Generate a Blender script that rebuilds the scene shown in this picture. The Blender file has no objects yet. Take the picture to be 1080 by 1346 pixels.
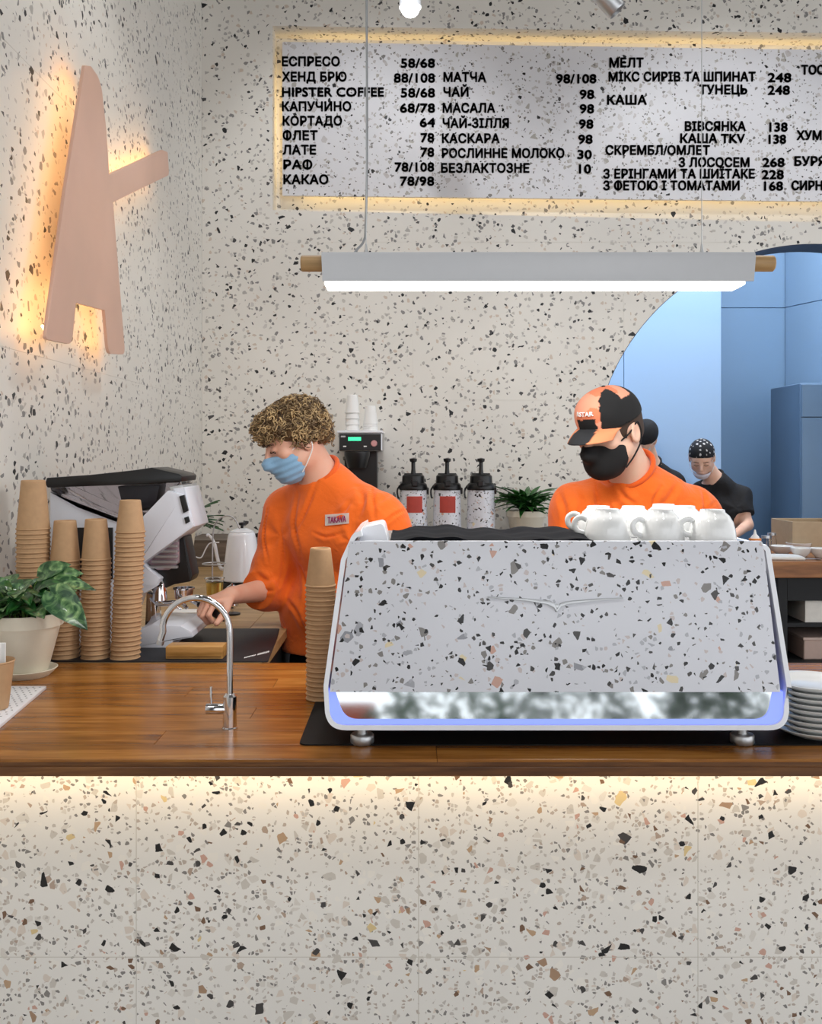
import bpy, bmesh, math, random
import numpy as np
from mathutils import Vector, Matrix, Quaternion
random.seed(7)
SC = bpy.context.scene
COL = SC.collection
EYE, FPX, HY = 1.48, 1200.0, 600.0           # eye height, focal length and horizon row for a 1080x1346 frame

# ------------------------------------------------------------------ camera, world, lights, exposure
cam = bpy.data.cameras.new('camera'); cam_o = bpy.data.objects.new('camera', cam); COL.objects.link(cam_o)
cam_o.location = (0, 0, EYE); cam_o.rotation_euler = (math.pi/2, 0, 0)
cam.sensor_fit = 'VERTICAL'; cam.sensor_height = 36; cam.sensor_width = 28.9
cam.lens = FPX/1346*36; cam.shift_y = -(673-HY)/1346; cam.clip_start = .05; cam.clip_end = 60
SC.camera = cam_o
SC.view_settings.view_transform = 'Standard'; SC.view_settings.look = 'None'
SC.view_settings.gamma = 1; SC.view_settings.use_curve_mapping = False
SC.view_settings.exposure = 0.12
world = bpy.data.worlds.new('daylight'); SC.world = world; world.use_nodes = True
world.node_tree.nodes['Background'].inputs[0].default_value = (.95, .97, 1, 1)
world.node_tree.nodes['Background'].inputs[1].default_value = 1.6

def light(name, kind, loc, energy, color=(1,1,1), rot=(0,0,0), size=None, size_y=None, spot=None, blend=.5, spread=None):
    l = bpy.data.lights.new(name, kind); l.energy = energy; l.color = color
    if kind == 'AREA':
        l.shape = 'RECTANGLE' if size_y else 'DISK'; l.size = size
        if size_y: l.size_y = size_y
        if spread: l.spread = spread
    elif size is not None: l.shadow_soft_size = size
    if kind == 'SPOT': l.spot_size = spot; l.spot_blend = blend
    o = bpy.data.objects.new(name, l); COL.objects.link(o); o.location = loc; o.rotation_euler = rot
    return o
def aim(o, target):
    o.rotation_euler = (Vector(target)-o.location).to_track_quat('-Z', 'Y').to_euler()
# ceiling track lamps over the bar (their fittings hang under the ceiling) and the kitchen's own lamps
CEILING = 4.35
TRACK = [(-.9, .6, 40), (.9, .6, 40), (.2, 3.5, 60), (-.6, 3.1, 26), (1.7, 3.5, 50)]
for i, (x, y, e) in enumerate(TRACK):
    s = light('ceiling_lamp_light', 'SPOT', (x, y, CEILING-.32), e, (1, .99, .97), size=.10, spot=math.radians(104), blend=.55)
    aim(s, (x, y+.2, 0))
for x in (-.2, 1.6):                                   # two track lamps turned on the menu
    s = light('menu_lamp_light', 'SPOT', (x, 3.5, CEILING-.25), 44, (.95, .97, 1), size=.05, spot=math.radians(70), blend=.7)
    aim(s, (x*1.1, 5.2, 2.82))
light('kitchen_lamp_light', 'AREA', (2.0, 5.95, 4.15), 95, (.97, .98, 1), size=2.6, size_y=1.1)

# ------------------------------------------------------------------ helpers
def P(px, py, d):
    return Vector(((px-540)*d/FPX, d, EYE-(py-HY)*d/FPX))
def S(c):                                                     # sRGB 0..255 -> linear
    return tuple(((v/255)/12.92 if v/255 <= .04045 else ((v/255+.055)/1.055)**2.4) for v in c)
def link(o, parent=None):
    COL.objects.link(o)
    if parent: o.parent = parent
    return o
def obj(name, me, mat=None, parent=None, loc=None, rot=None, smooth=None):
    if isinstance(me, bmesh.types.BMesh):
        bm = me; me = bpy.data.meshes.new(name); bm.normal_update(); bm.to_mesh(me); bm.free()
        if smooth is None: smooth = 35
    if mat and not me.materials: me.materials.append(mat)
    if smooth:
        me.polygons.foreach_set('use_smooth', [True]*len(me.polygons))
        if smooth < 180: me.set_sharp_from_angle(angle=math.radians(smooth))
    o = link(bpy.data.objects.new(name, me), parent)
    if loc is not None: o.location = loc
    if rot is not None: o.rotation_euler = rot
    return o
def tag(o, label=None, cat=None, group=None, kind=None):
    if label: o['label'] = label
    if cat: o['category'] = cat
    if group: o['group'] = group
    if kind: o['kind'] = kind
    return o
def empty(name, loc=(0,0,0), rz=0, label=None, cat=None, group=None):
    o = link(bpy.data.objects.new(name, None)); o.location = loc; o.rotation_euler = (0,0,rz); o.empty_display_size = .05
    return tag(o, label, cat, group)
def copy_tree(o, parent=None, loc=None, rz=None, label=None, group=None):
    c = o.copy(); link(c); c.parent = parent
    if loc is not None: c.location = loc
    if rz is not None: c.rotation_euler = (o.rotation_euler[0], o.rotation_euler[1], rz)
    if label: c['label'] = label
    if group: c['group'] = group
    for ch in [x for x in o.children]: copy_tree(ch, c)
    return c
def box(x0, x1, y0, y1, z0, z1, bev=0, bm=None, seg=1):
    b = bmesh.new()
    r = bmesh.ops.create_cube(b, size=1)
    for v in b.verts: v.co = Vector(((x0+x1)/2+v.co.x*(x1-x0), (y0+y1)/2+v.co.y*(y1-y0), (z0+z1)/2+v.co.z*(z1-z0)))
    if bev: bmesh.ops.bevel(b, geom=b.edges[:], offset=bev, segments=seg, affect='EDGES', profile=.6)
    return merge(bm, b)
def merge(bm, b, M=None):
    if M is not None: b.transform(M)
    if bm is None: return b
    me = bpy.data.meshes.new('tmp'); b.to_mesh(me); b.free(); bm.from_mesh(me); bpy.data.meshes.remove(me)
    return bm
def lathe(profile, n=32, bm=None, M=None, cap=True):
    b = bmesh.new(); rings = []
    for r, z in profile:
        if r < 1e-6: rings.append([b.verts.new((0, 0, z))])
        else: rings.append([b.verts.new((r*math.cos(2*math.pi*i/n), r*math.sin(2*math.pi*i/n), z)) for i in range(n)])
    for a, c in zip(rings, rings[1:]):
        if len(a) == 1 and len(c) == 1: continue
        for i in range(n):
            j = (i+1) % n
            if len(a) == 1: b.faces.new((a[0], c[j], c[i]))
            elif len(c) == 1: b.faces.new((a[i], a[j], c[0]))
            else: b.faces.new((a[i], a[j], c[j], c[i]))
    if cap:
        if len(rings[0]) > 1: b.faces.new(rings[0][::-1])
        if len(rings[-1]) > 1: b.faces.new(rings[-1])
    bmesh.ops.recalc_face_normals(b, faces=b.faces[:])
    return merge(bm, b, M)
def spline(pts, n=8):
    pts = [Vector(p) for p in pts]; out = []
    ext = [pts[0]*2-pts[1]]+pts+[pts[-1]*2-pts[-2]]
    for i in range(1, len(ext)-2):
        a, b_, c, d = ext[i-1:i+3]
        for k in range(n):
            t = k/n
            out.append(.5*((2*b_)+(c-a)*t+(2*a-5*b_+4*c-d)*t*t+(3*b_-a-3*c+d)*t**3))
    out.append(pts[-1]); return out
def tube(pts, r, n=10, bm=None, closed=False, flat=None, M=None):
    pts = [Vector(p) for p in pts]; b = bmesh.new(); rings = []; m = len(pts)
    rr = r if isinstance(r, (list, tuple)) else [r]*m
    up = None
    for i, p in enumerate(pts):
        t = (pts[(i+1) % m]-pts[i-1]) if closed else (pts[min(i+1, m-1)]-pts[max(i-1, 0)])
        t.normalize()
        if up is None:
            up = Vector((0,0,1)) if abs(t.z) < .9 else Vector((1,0,0))
        s = t.cross(up); s.normalize(); up = s.cross(t); up.normalize()
        fl = flat or 1
        rings.append([b.verts.new(p+(s*math.cos(2*math.pi*k/n)+up*fl*math.sin(2*math.pi*k/n))*rr[i]) for k in range(n)])
    for i in range(m if closed else m-1):
        a, c = rings[i], rings[(i+1) % m]
        for k in range(n): b.faces.new((a[k], a[(k+1) % n], c[(k+1) % n], c[k]))
    if not closed: b.faces.new(rings[0][::-1]); b.faces.new(rings[-1])
    bmesh.ops.recalc_face_normals(b, faces=b.faces[:])
    return merge(bm, b, M)
def prism(poly, thick, axis='y', at=0, bev=0, bm=None, M=None, seg=2):
    """poly: 2-D outline, extruded by thick along axis starting at `at`; x,z for axis y; y,z for axis x; x,y for axis z"""
    b = bmesh.new()
    def to3(u, v, w): return (u, w, v) if axis == 'y' else ((w, u, v) if axis == 'x' else (u, v, w))
    lo = [b.verts.new(to3(u, v, at)) for u, v in poly]; hi = [b.verts.new(to3(u, v, at+thick)) for u, v in poly]
    n = len(poly); b.faces.new(lo); b.faces.new(hi[::-1])
    for i in range(n): b.faces.new((lo[i], lo[(i+1) % n], hi[(i+1) % n], hi[i]))
    bmesh.ops.recalc_face_normals(b, faces=b.faces[:])
    if bev:
        ed = [e for e in b.edges if e.calc_face_angle(0) > math.radians(25)]
        bmesh.ops.bevel(b, geom=ed, offset=bev, segments=seg, affect='EDGES', profile=.6)
    return merge(bm, b, M)
def rounded(poly, radii, n=6):
    """round the corners of a 2-D outline"""
    out = []; m = len(poly)
    for i in range(m):
        p = Vector(poly[i]); a = Vector(poly[i-1]); c = Vector(poly[(i+1) % m]); r = radii[i] if isinstance(radii, (list, tuple)) else radii
        if r <= 0: out.append(tuple(p)); continue
        u = (a-p).normalized(); w = (c-p).normalized(); ang = u.angle(w); t = min(r/math.tan(ang/2), (a-p).length*.49, (c-p).length*.49)
        s, e = p+u*t, p+w*t
        for k in range(n+1):
            f = k/n; out.append(tuple(s*(1-f)**2+p*2*f*(1-f)+e*f*f))
    return out
def resample(pts, closed=True, step=.02):
    out = []; m = len(pts)
    for i in range(m if closed else m-1):
        a, c = Vector(pts[i]), Vector(pts[(i+1) % m]); k = max(1, int((c-a).length/step))
        out += [tuple(a.lerp(c, j/k)) for j in range(k)]
    return out
def text_width(s):
    cu = bpy.data.curves.new('measure', 'FONT'); cu.body = s; cu.size = 1; cu.space_character = 1.04; cu.extrude = .001
    t = bpy.data.objects.new('measure', cu); COL.objects.link(t); bpy.context.view_layer.update()
    me = bpy.data.meshes.new_from_object(t.evaluated_get(bpy.context.evaluated_depsgraph_get())); bpy.data.objects.remove(t); bpy.data.curves.remove(cu)
    xs = [v.co.x for v in me.vertices]; bpy.data.meshes.remove(me); return min(xs), max(xs)
def text_mesh(name, s, mat, x0=None, width=None, cap=.05, bold=.035, depth=.004, align='LEFT'):
    bar = None
    if 'Ф' in s:                                               # this letter is put together from a ring and an upright
        pre = s[:s.index('Ф')]; s = s.replace('Ф', 'О'); a0, _ = text_width(s); _, r = text_width(pre+'О'); lo_, hi_ = text_width('О'); bar = r-(hi_-lo_)/2-a0
    cu = bpy.data.curves.new(name, 'FONT'); cu.body = s; cu.size = 1; cu.extrude = depth/2/cap*.727; cu.resolution_u = 3
    cu.space_character = 1.04
    t = bpy.data.objects.new(name, cu); COL.objects.link(t); bpy.context.view_layer.update()
    me = bpy.data.meshes.new_from_object(t.evaluated_get(bpy.context.evaluated_depsgraph_get()))
    bpy.data.objects.remove(t); bpy.data.curves.remove(cu)
    n = len(me.vertices); co = np.empty(n*3, np.float32); me.vertices.foreach_get('co', co); co = co.reshape(-1, 3)
    mn, mx = co.min(0), co.max(0); sc = cap/.727
    co[:, 0] -= mn[0]
    sx = width/(mx[0]-mn[0]) if width else sc
    co[:, 0] *= sx; co[:, 1] *= sc; co[:, 2] *= sc
    co = np.stack([co[:, 0], -co[:, 2], co[:, 1]], 1)         # stands upright facing -y
    me.vertices.foreach_set('co', co.ravel()); me.update(); me.name = name
    if bar is not None:
        bm = bmesh.new(); bm.from_mesh(me); xb = bar*sx
        bm = box(xb-.045*cap/.727, xb+.045*cap/.727, -depth/2, depth/2, -.04*cap, 1.04*cap, bm=bm); bm.to_mesh(me); bm.free()
    if bold:                                                   # heavier strokes: the same letters a hair apart
        bm = bmesh.new(); bb = bold*cap*.62
        for u, w in ((bb, 0), (-bb, 0), (0, bb), (0, -bb), (bb*.7, bb*.7), (-bb*.7, bb*.7), (bb*.7, -bb*.7), (-bb*.7, -bb*.7)):
            k = len(bm.verts); bm.from_mesh(me); bm.verts.ensure_lookup_table()
            for v in bm.verts[k:]: v.co.x += u; v.co.z += w
        bm.to_mesh(me); bm.free()
    me.materials.clear(); me.materials.append(mat)
    return me

# ------------------------------------------------------------------ materials
class N:
    def __init__(s, name):
        s.m = bpy.data.materials.new(name); s.m.use_nodes = True; s.t = s.m.node_tree; s.b = s.t.nodes['Principled BSDF']
    def n(s, ty, **kw):
        d = s.t.nodes.new(ty)
        for k, v in kw.items():
            if k.startswith('i_'): d.inputs[int(k[2:]) if k[2:].isdigit() else k[2:].replace('_', ' ')].default_value = v
            else: setattr(d, k, v)
        return d
    def l(s, a, b): s.t.links.new(a, b)
    def math(s, op, a, b=None, clamp=False):
        d = s.t.nodes.new('ShaderNodeMath'); d.operation = op; d.use_clamp = clamp
        for i, v in enumerate((a, b)):
            if v is None: continue
            if isinstance(v, (int, float)): d.inputs[i].default_value = v
            else: s.l(v, d.inputs[i])
        return d.outputs[0]
    def mix(s, f, a, b, mode='MIX'):
        d = s.t.nodes.new('ShaderNodeMix'); d.data_type = 'RGBA'; d.blend_type = mode
        for sock, v in ((d.inputs[0], f), (d.inputs[6], a), (d.inputs[7], b)):
            if hasattr(v, 'links'): s.l(v, sock)
            elif isinstance(v, (int, float)): sock.default_value = v
            else: sock.default_value = (*v[:3], 1)
        return d.outputs[2]
    def ramp(s, f, stops, interp='LINEAR'):
        d = s.t.nodes.new('ShaderNodeValToRGB'); e = d.color_ramp.elements; d.color_ramp.interpolation = interp
        while len(e) < len(stops): e.new(.5)
        for q, (p, c) in zip(e, stops): q.position = p; q.color = (*c[:3], 1) if isinstance(c, (tuple, list)) else (c, c, c, 1)
        s.l(f, d.inputs[0]); return d.outputs[0]
    def bump(s, h, strength=.3, dist=.01):
        d = s.t.nodes.new('ShaderNodeBump'); d.inputs['Strength'].default_value = strength; d.inputs['Distance'].default_value = dist
        s.l(h, d.inputs['Height']); s.l(d.outputs[0], s.b.inputs['Normal'])
    def set(s, **kw):
        for k, v in kw.items():
            k = {'rough': 'Roughness', 'metal': 'Metallic', 'trans': 'Transmission Weight', 'sss': 'Subsurface Weight', 'coat': 'Coat Weight', 'ior': 'IOR', 'spec': 'Specular IOR Level', 'alpha': 'Alpha', 'sheen': 'Sheen Weight', 'aniso': 'Anisotropic'}[k]
            s.b.inputs[k].default_value = v
        return s
def pos(s, kind='Position'):
    return s.n('ShaderNodeNewGeometry').outputs['Position'] if kind == 'Position' else s.n('ShaderNodeTexCoord').outputs['Object']
def plain(name, rgb, rough=.5, var=.04, scale=30, bump=0, bscale=200, **kw):
    s = N(name); c = S(rgb) if max(rgb) > 1.01 else rgb
    nz = s.n('ShaderNodeTexNoise', i_Scale=float(scale), i_Detail=3.0); s.l(pos(s, 'o'), nz.inputs[0])
    s.l(s.ramp(nz.outputs[0], [(.3, tuple(v*(1-var) for v in c)), (.7, tuple(min(1, v*(1+var)) for v in c))]), s.b.inputs['Base Color'])
    s.set(rough=rough, **kw)
    if bump:
        b = s.n('ShaderNodeTexNoise', i_Scale=float(bscale), i_Detail=4.0); s.l(pos(s, 'o'), b.inputs[0]); s.bump(b.outputs[0], bump, .004)
    return s.m
def emit(name, rgb, strength):
    s = N(name); s.b.inputs['Base Color'].default_value = (*rgb, 1); s.b.inputs['Emission Color'].default_value = (*rgb, 1); s.b.inputs['Emission Strength'].default_value = strength
    return s.m
def terrazzo(name, base, layers, rough=.35, joints=None):
    """layers: (scale, chance, shrink, [colour stops]); chips are Voronoi cells pulled in from their edges"""
    s = N(name); g = pos(s)
    warp = s.n('ShaderNodeTexNoise', i_Scale=60.0, i_Detail=2.0); s.l(g, warp.inputs[0])
    big = s.n('ShaderNodeTexNoise', i_Scale=3.0, i_Detail=3.0); s.l(g, big.inputs[0])
    col = s.ramp(big.outputs[0], [(.3, tuple(v*.97 for v in base)), (.7, tuple(min(1, v*1.03) for v in base))])
    va = s.n('ShaderNodeVectorMath', operation='SCALE'); s.l(warp.outputs[1], va.inputs[0]); 
    for li, (scale, chance, tmin, shrink, cols) in enumerate(layers):
        va = s.n('ShaderNodeVectorMath', operation='MULTIPLY_ADD'); s.l(warp.outputs[1], va.inputs[0]); va.inputs[1].default_value = (.18/scale,)*3
        ad = s.n('ShaderNodeVectorMath', operation='ADD'); s.l(g, ad.inputs[0]); ad.inputs[1].default_value = (li*3.71, li*1.13, li*2.37); s.l(ad.outputs[0], va.inputs[2])
        e = s.n('ShaderNodeTexVoronoi', feature='DISTANCE_TO_EDGE', i_Scale=float(scale)); s.l(va.outputs[0], e.inputs['Vector'])
        f = s.n('ShaderNodeTexVoronoi', feature='F1', i_Scale=float(scale)); s.l(va.outputs[0], f.inputs['Vector'])
        sep = s.n('ShaderNodeSeparateColor'); s.l(f.outputs['Color'], sep.inputs[0])
        th = s.math('MULTIPLY', sep.outputs[1], shrink); th = s.math('ADD', th, tmin)
        m1 = s.math('GREATER_THAN', e.outputs['Distance'], th); m2 = s.math('LESS_THAN', sep.outputs[0], chance)
        m = s.math('MULTIPLY', m1, m2)
        cc = s.ramp(sep.outputs[2], [(i/len(cols), c) for i, c in enumerate(cols)], 'CONSTANT')
        col = s.mix(m, col, cc)
    s.l(col, s.b.inputs['Base Color']); s.set(rough=rough)
    return s.m
BLK, DGR = S((28, 28, 30)), S((70, 68, 68))
LG, MG, TAN, PINK, YEL, BRN = S((178, 174, 168)), S((135, 132, 130)), S((190, 160, 130)), S((205, 165, 150)), S((222, 200, 150)), S((120, 92, 72))
M = {}
WB = S((226, 222, 214))
M['wall'] = terrazzo('terrazzo_wall', WB, [
    (42, .12, .10, .15, [LG, S((205,200,194)), MG]), (55, .18, .08, .15, [LG, MG, S((195,190,182)), S((205,190,175))]),
    (25, .055, .16, .20, [BLK, DGR, BLK, BLK]), (48, .085, .10, .20, [BLK, DGR, BLK, MG])], .42)
M['counter_tile'] = terrazzo('terrazzo_counter', S((236, 234, 230)), [
    (60, .30, .08, .15, [S((222,218,212)), S((208,203,196)), S((240,237,231)), S((222,212,202))]), (130, .25, .08, .15, [S((200,195,190)), S((190,178,168)), MG]),
    (38, .030, .12, .20, [TAN, YEL, PINK, S((170,140,115))]), (80, .06, .10, .2, [TAN, S((180,160,145)), PINK, MG]), (30, .045, .15, .20, [BLK, BLK, DGR, BLK]), (75, .06, .10, .22, [BLK, DGR, BLK, BRN])], .38)
M['machine_tile'] = terrazzo('terrazzo_machine', S((220, 222, 230)), [
    (48, .09, .10, .12, [MG, S((170,172,180)), PINK, S((228,214,180)), S((150,152,160))]), (110, .16, .08, .15, [S((180,182,190)), MG, S((200,190,190))]),
    (52, .12, .13, .20, [BLK, BLK, BLK, DGR]), (105, .15, .10, .20, [BLK, BLK, DGR, BLK])], .25)
def wood(name, c1, c2, c3, rough=.3, axis=0, scale=1, coat=0, obj_space=False):
    s = N(name); g = pos(s, 'o' if obj_space else 'Position')
    mp = s.n('ShaderNodeMapping'); s.l(g, mp.inputs[0]); sc = [9*scale]*3; sc[axis] = .9*scale; mp.inputs['Scale'].default_value = sc
    ri = s.n('ShaderNodeObjectInfo').outputs['Random']; cmb = s.n('ShaderNodeCombineXYZ'); s.l(s.math('MULTIPLY', ri, 30), cmb.inputs[0]); s.l(s.math('MULTIPLY', ri, 17), cmb.inputs[1]); s.l(cmb.outputs[0], mp.inputs['Location'])
    n1 = s.n('ShaderNodeTexNoise', i_Scale=2.2, i_Detail=6.0, i_Distortion=1.0); s.l(mp.outputs[0], n1.inputs[0])
    n2 = s.n('ShaderNodeTexNoise', i_Scale=14.0, i_Detail=4.0); s.l(mp.outputs[0], n2.inputs[0])
    f = s.math('ADD', s.math('MULTIPLY', n1.outputs[0], .75), s.math('MULTIPLY', n2.outputs[0], .25))
    f = s.math('ADD', f, s.math('MULTIPLY', s.math('SUBTRACT', ri, .5), .06))
    s.l(s.ramp(f, [(.34, S(c1)), (.5, S(c2)), (.66, S(c3))]), s.b.inputs['Base Color'])
    s.set(rough=rough, coat=coat); s.bump(n2.outputs[0], .08, .002)
    return s.m
M['oak'] = wood('oiled_oak', (112, 68, 24), (146, 92, 36), (172, 118, 56), .24, 0)
M['oak_edge'] = wood('oiled_oak_edge', (74, 42, 16), (104, 64, 30), (138, 92, 48), .4, 0)
M['pale_wood'] = wood('pale_wood', (150, 118, 76), (178, 144, 98), (198, 166, 122), .45, 0)
M['block'] = wood('wood_block', (150, 106, 48), (182, 134, 70), (200, 154, 90), .4, 0, 2)
M['walnut'] = wood('grey_brown_wood', (84, 72, 62), (108, 94, 82), (130, 114, 100), .55, 0)
M['table_wood'] = wood('table_wood', (120, 74, 36), (150, 96, 52), (170, 116, 66), .4, 0)
M['kraft'] = plain('kraft_paper', (186, 150, 112), .75, .05, 60, .1, 500)
M['kraft_in'] = M['kraft']
M['white_paper'] = plain('white_paper', (238, 238, 236), .6, .01)
M['ceramic'] = plain('white_glaze', (228, 229, 228), .12, .01, coat=.5)
M['pot'] = plain('cream_pot_plastic', (222, 216, 198), .45, .02)
M['white_metal'] = plain('white_enamel', (236, 238, 244), .22, .01, coat=.3)
M['grinder_white'] = plain('grinder_white', (222, 226, 236), .25, .01, coat=.3)
M['black_plastic'] = plain('black_plastic', (13, 13, 15), .35, .1)
M['bar_cloth'] = plain('bar_cloth_cotton', (10, 11, 16), .95, .1, spec=.15)
M['flat_black'] = plain('flat_black_sheet', (8, 8, 9), .6, .1, spec=.25)
M['black_matte'] = plain('black_matte', (16, 17, 21), .7, .1, bump=.1, bscale=400)
M['navy_mat'] = plain('navy_rubber', (10, 14, 22), .55, .1)
M['dark_grey'] = plain('dark_grey_plastic', (62, 64, 68), .4, .08)
M['chrome'] = plain('chrome', (225, 225, 228), .08, .01, metal=1.0)
M['steel'] = plain('brushed_steel', (190, 190, 192), .3, .03, metal=1.0)
M['mirror'] = plain('polished_steel', (235, 242, 245), .055, .003, metal=1.0)
M['aluminium'] = plain('satin_aluminium', (196, 198, 200), .35, .02, metal=.85)
M['lamp_white'] = plain('lamp_shade_white', (190, 192, 196), .45, .01)
M['cord'] = plain('grey_cord', (150, 152, 154), .6, .02)
M['diffuser'] = emit('lamp_diffuser', (1, .98, .95), 2.2)
M['bulb'] = emit('spot_bulb', (1, .98, .95), 12.0)
M['led'] = emit('warm_led_strip', (1, .72, .38), 1.0)
M['led_menu'] = emit('menu_led_strip', (1, .72, .30), 11.0)
M['led_sign'] = emit('sign_led_strip', (1, .68, .28), 9.0)
M['blue_led'] = emit('blue_lit_acrylic', S((140, 160, 250)), .55)
M['green_lcd'] = emit('green_display', (.05, .75, .35), 1.0)
M['sign'] = plain('copper_pink_metal', (230, 188, 166), .42, .05, 3, metal=.25)
M['letters'] = plain('black_letters', (26, 26, 30), .5, .05)
M['board'] = terrazzo('terrazzo_menu', S((226, 226, 230)), [
    (34, .12, .10, .12, [LG, S((200,196,196)), S((205,203,203))]), (60, .20, .08, .15, [LG, MG, S((195,190,190))]),
    (40, .030, .16, .22, [BLK, DGR, BLK, BLK]), (75, .07, .12, .20, [BLK, DGR, MG, S((95,92,90))])], .42)
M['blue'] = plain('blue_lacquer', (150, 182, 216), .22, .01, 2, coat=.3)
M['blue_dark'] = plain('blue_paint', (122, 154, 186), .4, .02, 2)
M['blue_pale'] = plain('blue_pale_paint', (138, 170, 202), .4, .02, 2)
M['fridge'] = plain('blue_grey_steel', (100, 126, 152), .35, .03, 4, metal=.15)
M['soffit'] = plain('dark_arch_lining', (44, 48, 66), .5, .05)
M['plaster'] = plain('ceiling_paint', (104, 102, 98), .8, .02)
M['floor'] = plain('grey_floor', (178, 174, 168), .35, .05, 6)
M['grout'] = plain('joint_filler', (206, 202, 194), .7, .02)
M['soil'] = plain('potting_soil', (52, 38, 28), .95, .3, 80, .5)
M['glass'] = None
def glass(name, rgb, rough=.03, dens=1.0):
    s = N(name); s.b.inputs['Base Color'].default_value = (*S(rgb), 1); s.set(rough=rough, trans=1.0, ior=1.25); return s.m
M['smoke'] = glass('smoked_plastic', (190, 186, 196), .08)
M['clear'] = glass('clear_plastic', (245, 245, 245), .05)
def cloth(name, rgb, bump=.25, sc=22):
    s = N(name); g = pos(s, 'o'); c = S(rgb)
    n1 = s.n('ShaderNodeTexNoise', i_Scale=float(sc), i_Detail=3.0, i_Distortion=.8); s.l(g, n1.inputs[0])
    w = s.n('ShaderNodeTexNoise', i_Scale=700.0, i_Detail=2.0); s.l(g, w.inputs[0])
    s.l(s.ramp(w.outputs[0], [(.3, tuple(v*.93 for v in c)), (.7, tuple(min(1, v*1.06) for v in c))]), s.b.inputs['Base Color'])
    s.set(rough=.85, sheen=(.2 if max(rgb) > 60 else 0)); s.bump(n1.outputs[0], bump, .012); return s.m
M['orange'] = cloth('orange_cotton', (236, 104, 12), .5, 16)
M['orange_rib'] = cloth('orange_ribbing', (228, 92, 10), .1, 60)
M['black_cloth'] = cloth('black_cotton', (10, 10, 14))
M['jeans'] = cloth('dark_trousers', (26, 28, 34), .2)
M['mask_blue'] = cloth('blue_mask_fabric', (132, 172, 204), .08, 60)
M['mask_black'] = cloth('black_mask_fabric', (7, 7, 9), .08, 40)
M['mask_white'] = cloth('white_mask_fabric', (196, 192, 200), .08, 40)
M['shoe'] = plain('shoe_leather', (30, 28, 28), .5, .1)
def skin_mat(name, rgb):
    s = N(name); g = pos(s, 'o'); c = S(rgb)
    n1 = s.n('ShaderNodeTexNoise', i_Scale=18.0, i_Detail=4.0); s.l(g, n1.inputs[0])
    s.l(s.ramp(n1.outputs[0], [(.3, (c[0]*.97, c[1]*.86, c[2]*.82)), (.65, c)]), s.b.inputs['Base Color'])
    s.set(rough=.5, sss=.12); s.b.inputs['Subsurface Radius'].default_value = (.012, .005, .003)
    n2 = s.n('ShaderNodeTexNoise', i_Scale=350.0, i_Detail=2.0); s.l(g, n2.inputs[0]); s.bump(n2.outputs[0], .06, .002); return s.m
M['skin'] = skin_mat('skin', (222, 172, 148)); M['skin_b'] = skin_mat('skin_light', (224, 184, 160))
M['eye'] = plain('eye_white', (225, 222, 218), .2, .01); M['iris'] = plain('iris', (50, 36, 26), .2)
M['brow'] = plain('brow_hair', (60, 42, 30), .8)
def vcol(name, rough=.6, **kw):
    s = N(name); a = s.n('ShaderNodeVertexColor', layer_name='col'); s.l(a.outputs[0], s.b.inputs['Base Color']); s.set(rough=rough, **kw); return s.m
M['vc_hair'] = vcol('curly_hair', .55); M['vc_cap'] = vcol('tie_dyed_cotton', .85); M['vc_leaf'] = vcol('leaf', .35, coat=.2); M['vc_scarf'] = vcol('printed_cotton', .85)
def leafmat(name, c1, c2, scale):
    s = N(name); nz = s.n('ShaderNodeTexNoise', i_Scale=float(scale), i_Detail=3.0, i_Distortion=1.5); s.l(pos(s, 'o'), nz.inputs[0])
    s.l(s.ramp(nz.outputs[0], [(.42, S(c1)), (.56, S(tuple((a+b)//2 for a, b in zip(c1, c2)))), (.7, S(c2))]), s.b.inputs['Base Color']); s.set(rough=.32, coat=.15); return s.m
M['leaf'] = leafmat('variegated_leaf', (18, 66, 28), (168, 196, 132), 30)
M['leaf_plain'] = leafmat('green_leaf', (24, 72, 30), (64, 120, 50), 20)
M['leaf_dark'] = leafmat('dark_leaf', (26, 62, 34), (60, 104, 52), 20)

# ------------------------------------------------------------------ the setting
LX, WY = -1.19, 5.2                                     # left wall plane, back wall plane
def struct(name, bm, mat, smooth=None, parent=None):
    o = obj(name, bm, mat, parent, smooth=smooth)
    if not parent: o['kind'] = 'structure'
    return o
struct('floor', box(-1.6, 6, -4.2, 9, -.1, 0), M['floor'])
struct('ceiling', box(-1.6, 6, -4.2, WY+.2, CEILING, CEILING+.1), M['plaster'])
# left wall: large terrazzo tiles over a backing wall
wl = struct('wall_left', box(LX-.2, LX-.0012, -4.2, WY+.2, 0, CEILING), M['grout'])
def tile(parent, x0, x1, y0, y1, z0, z1, mat, bev=.0003):
    return obj('tile', box(x0, x1, y0, y1, z0, z1, bev), mat, parent)
G = .0006
ys = [WY+.0-.9*k for k in range(0, 9)]; zs = [.0+.9*k for k in range(0, 6)]
for a, b_ in zip(ys, ys[1:]):
    for c, d in zip(zs, zs[1:]):
        tile(wl, LX-.0011, LX, max(b_, -2.2)+G, a-G, c+G, min(d, CEILING)-G, M['wall'])
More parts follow.
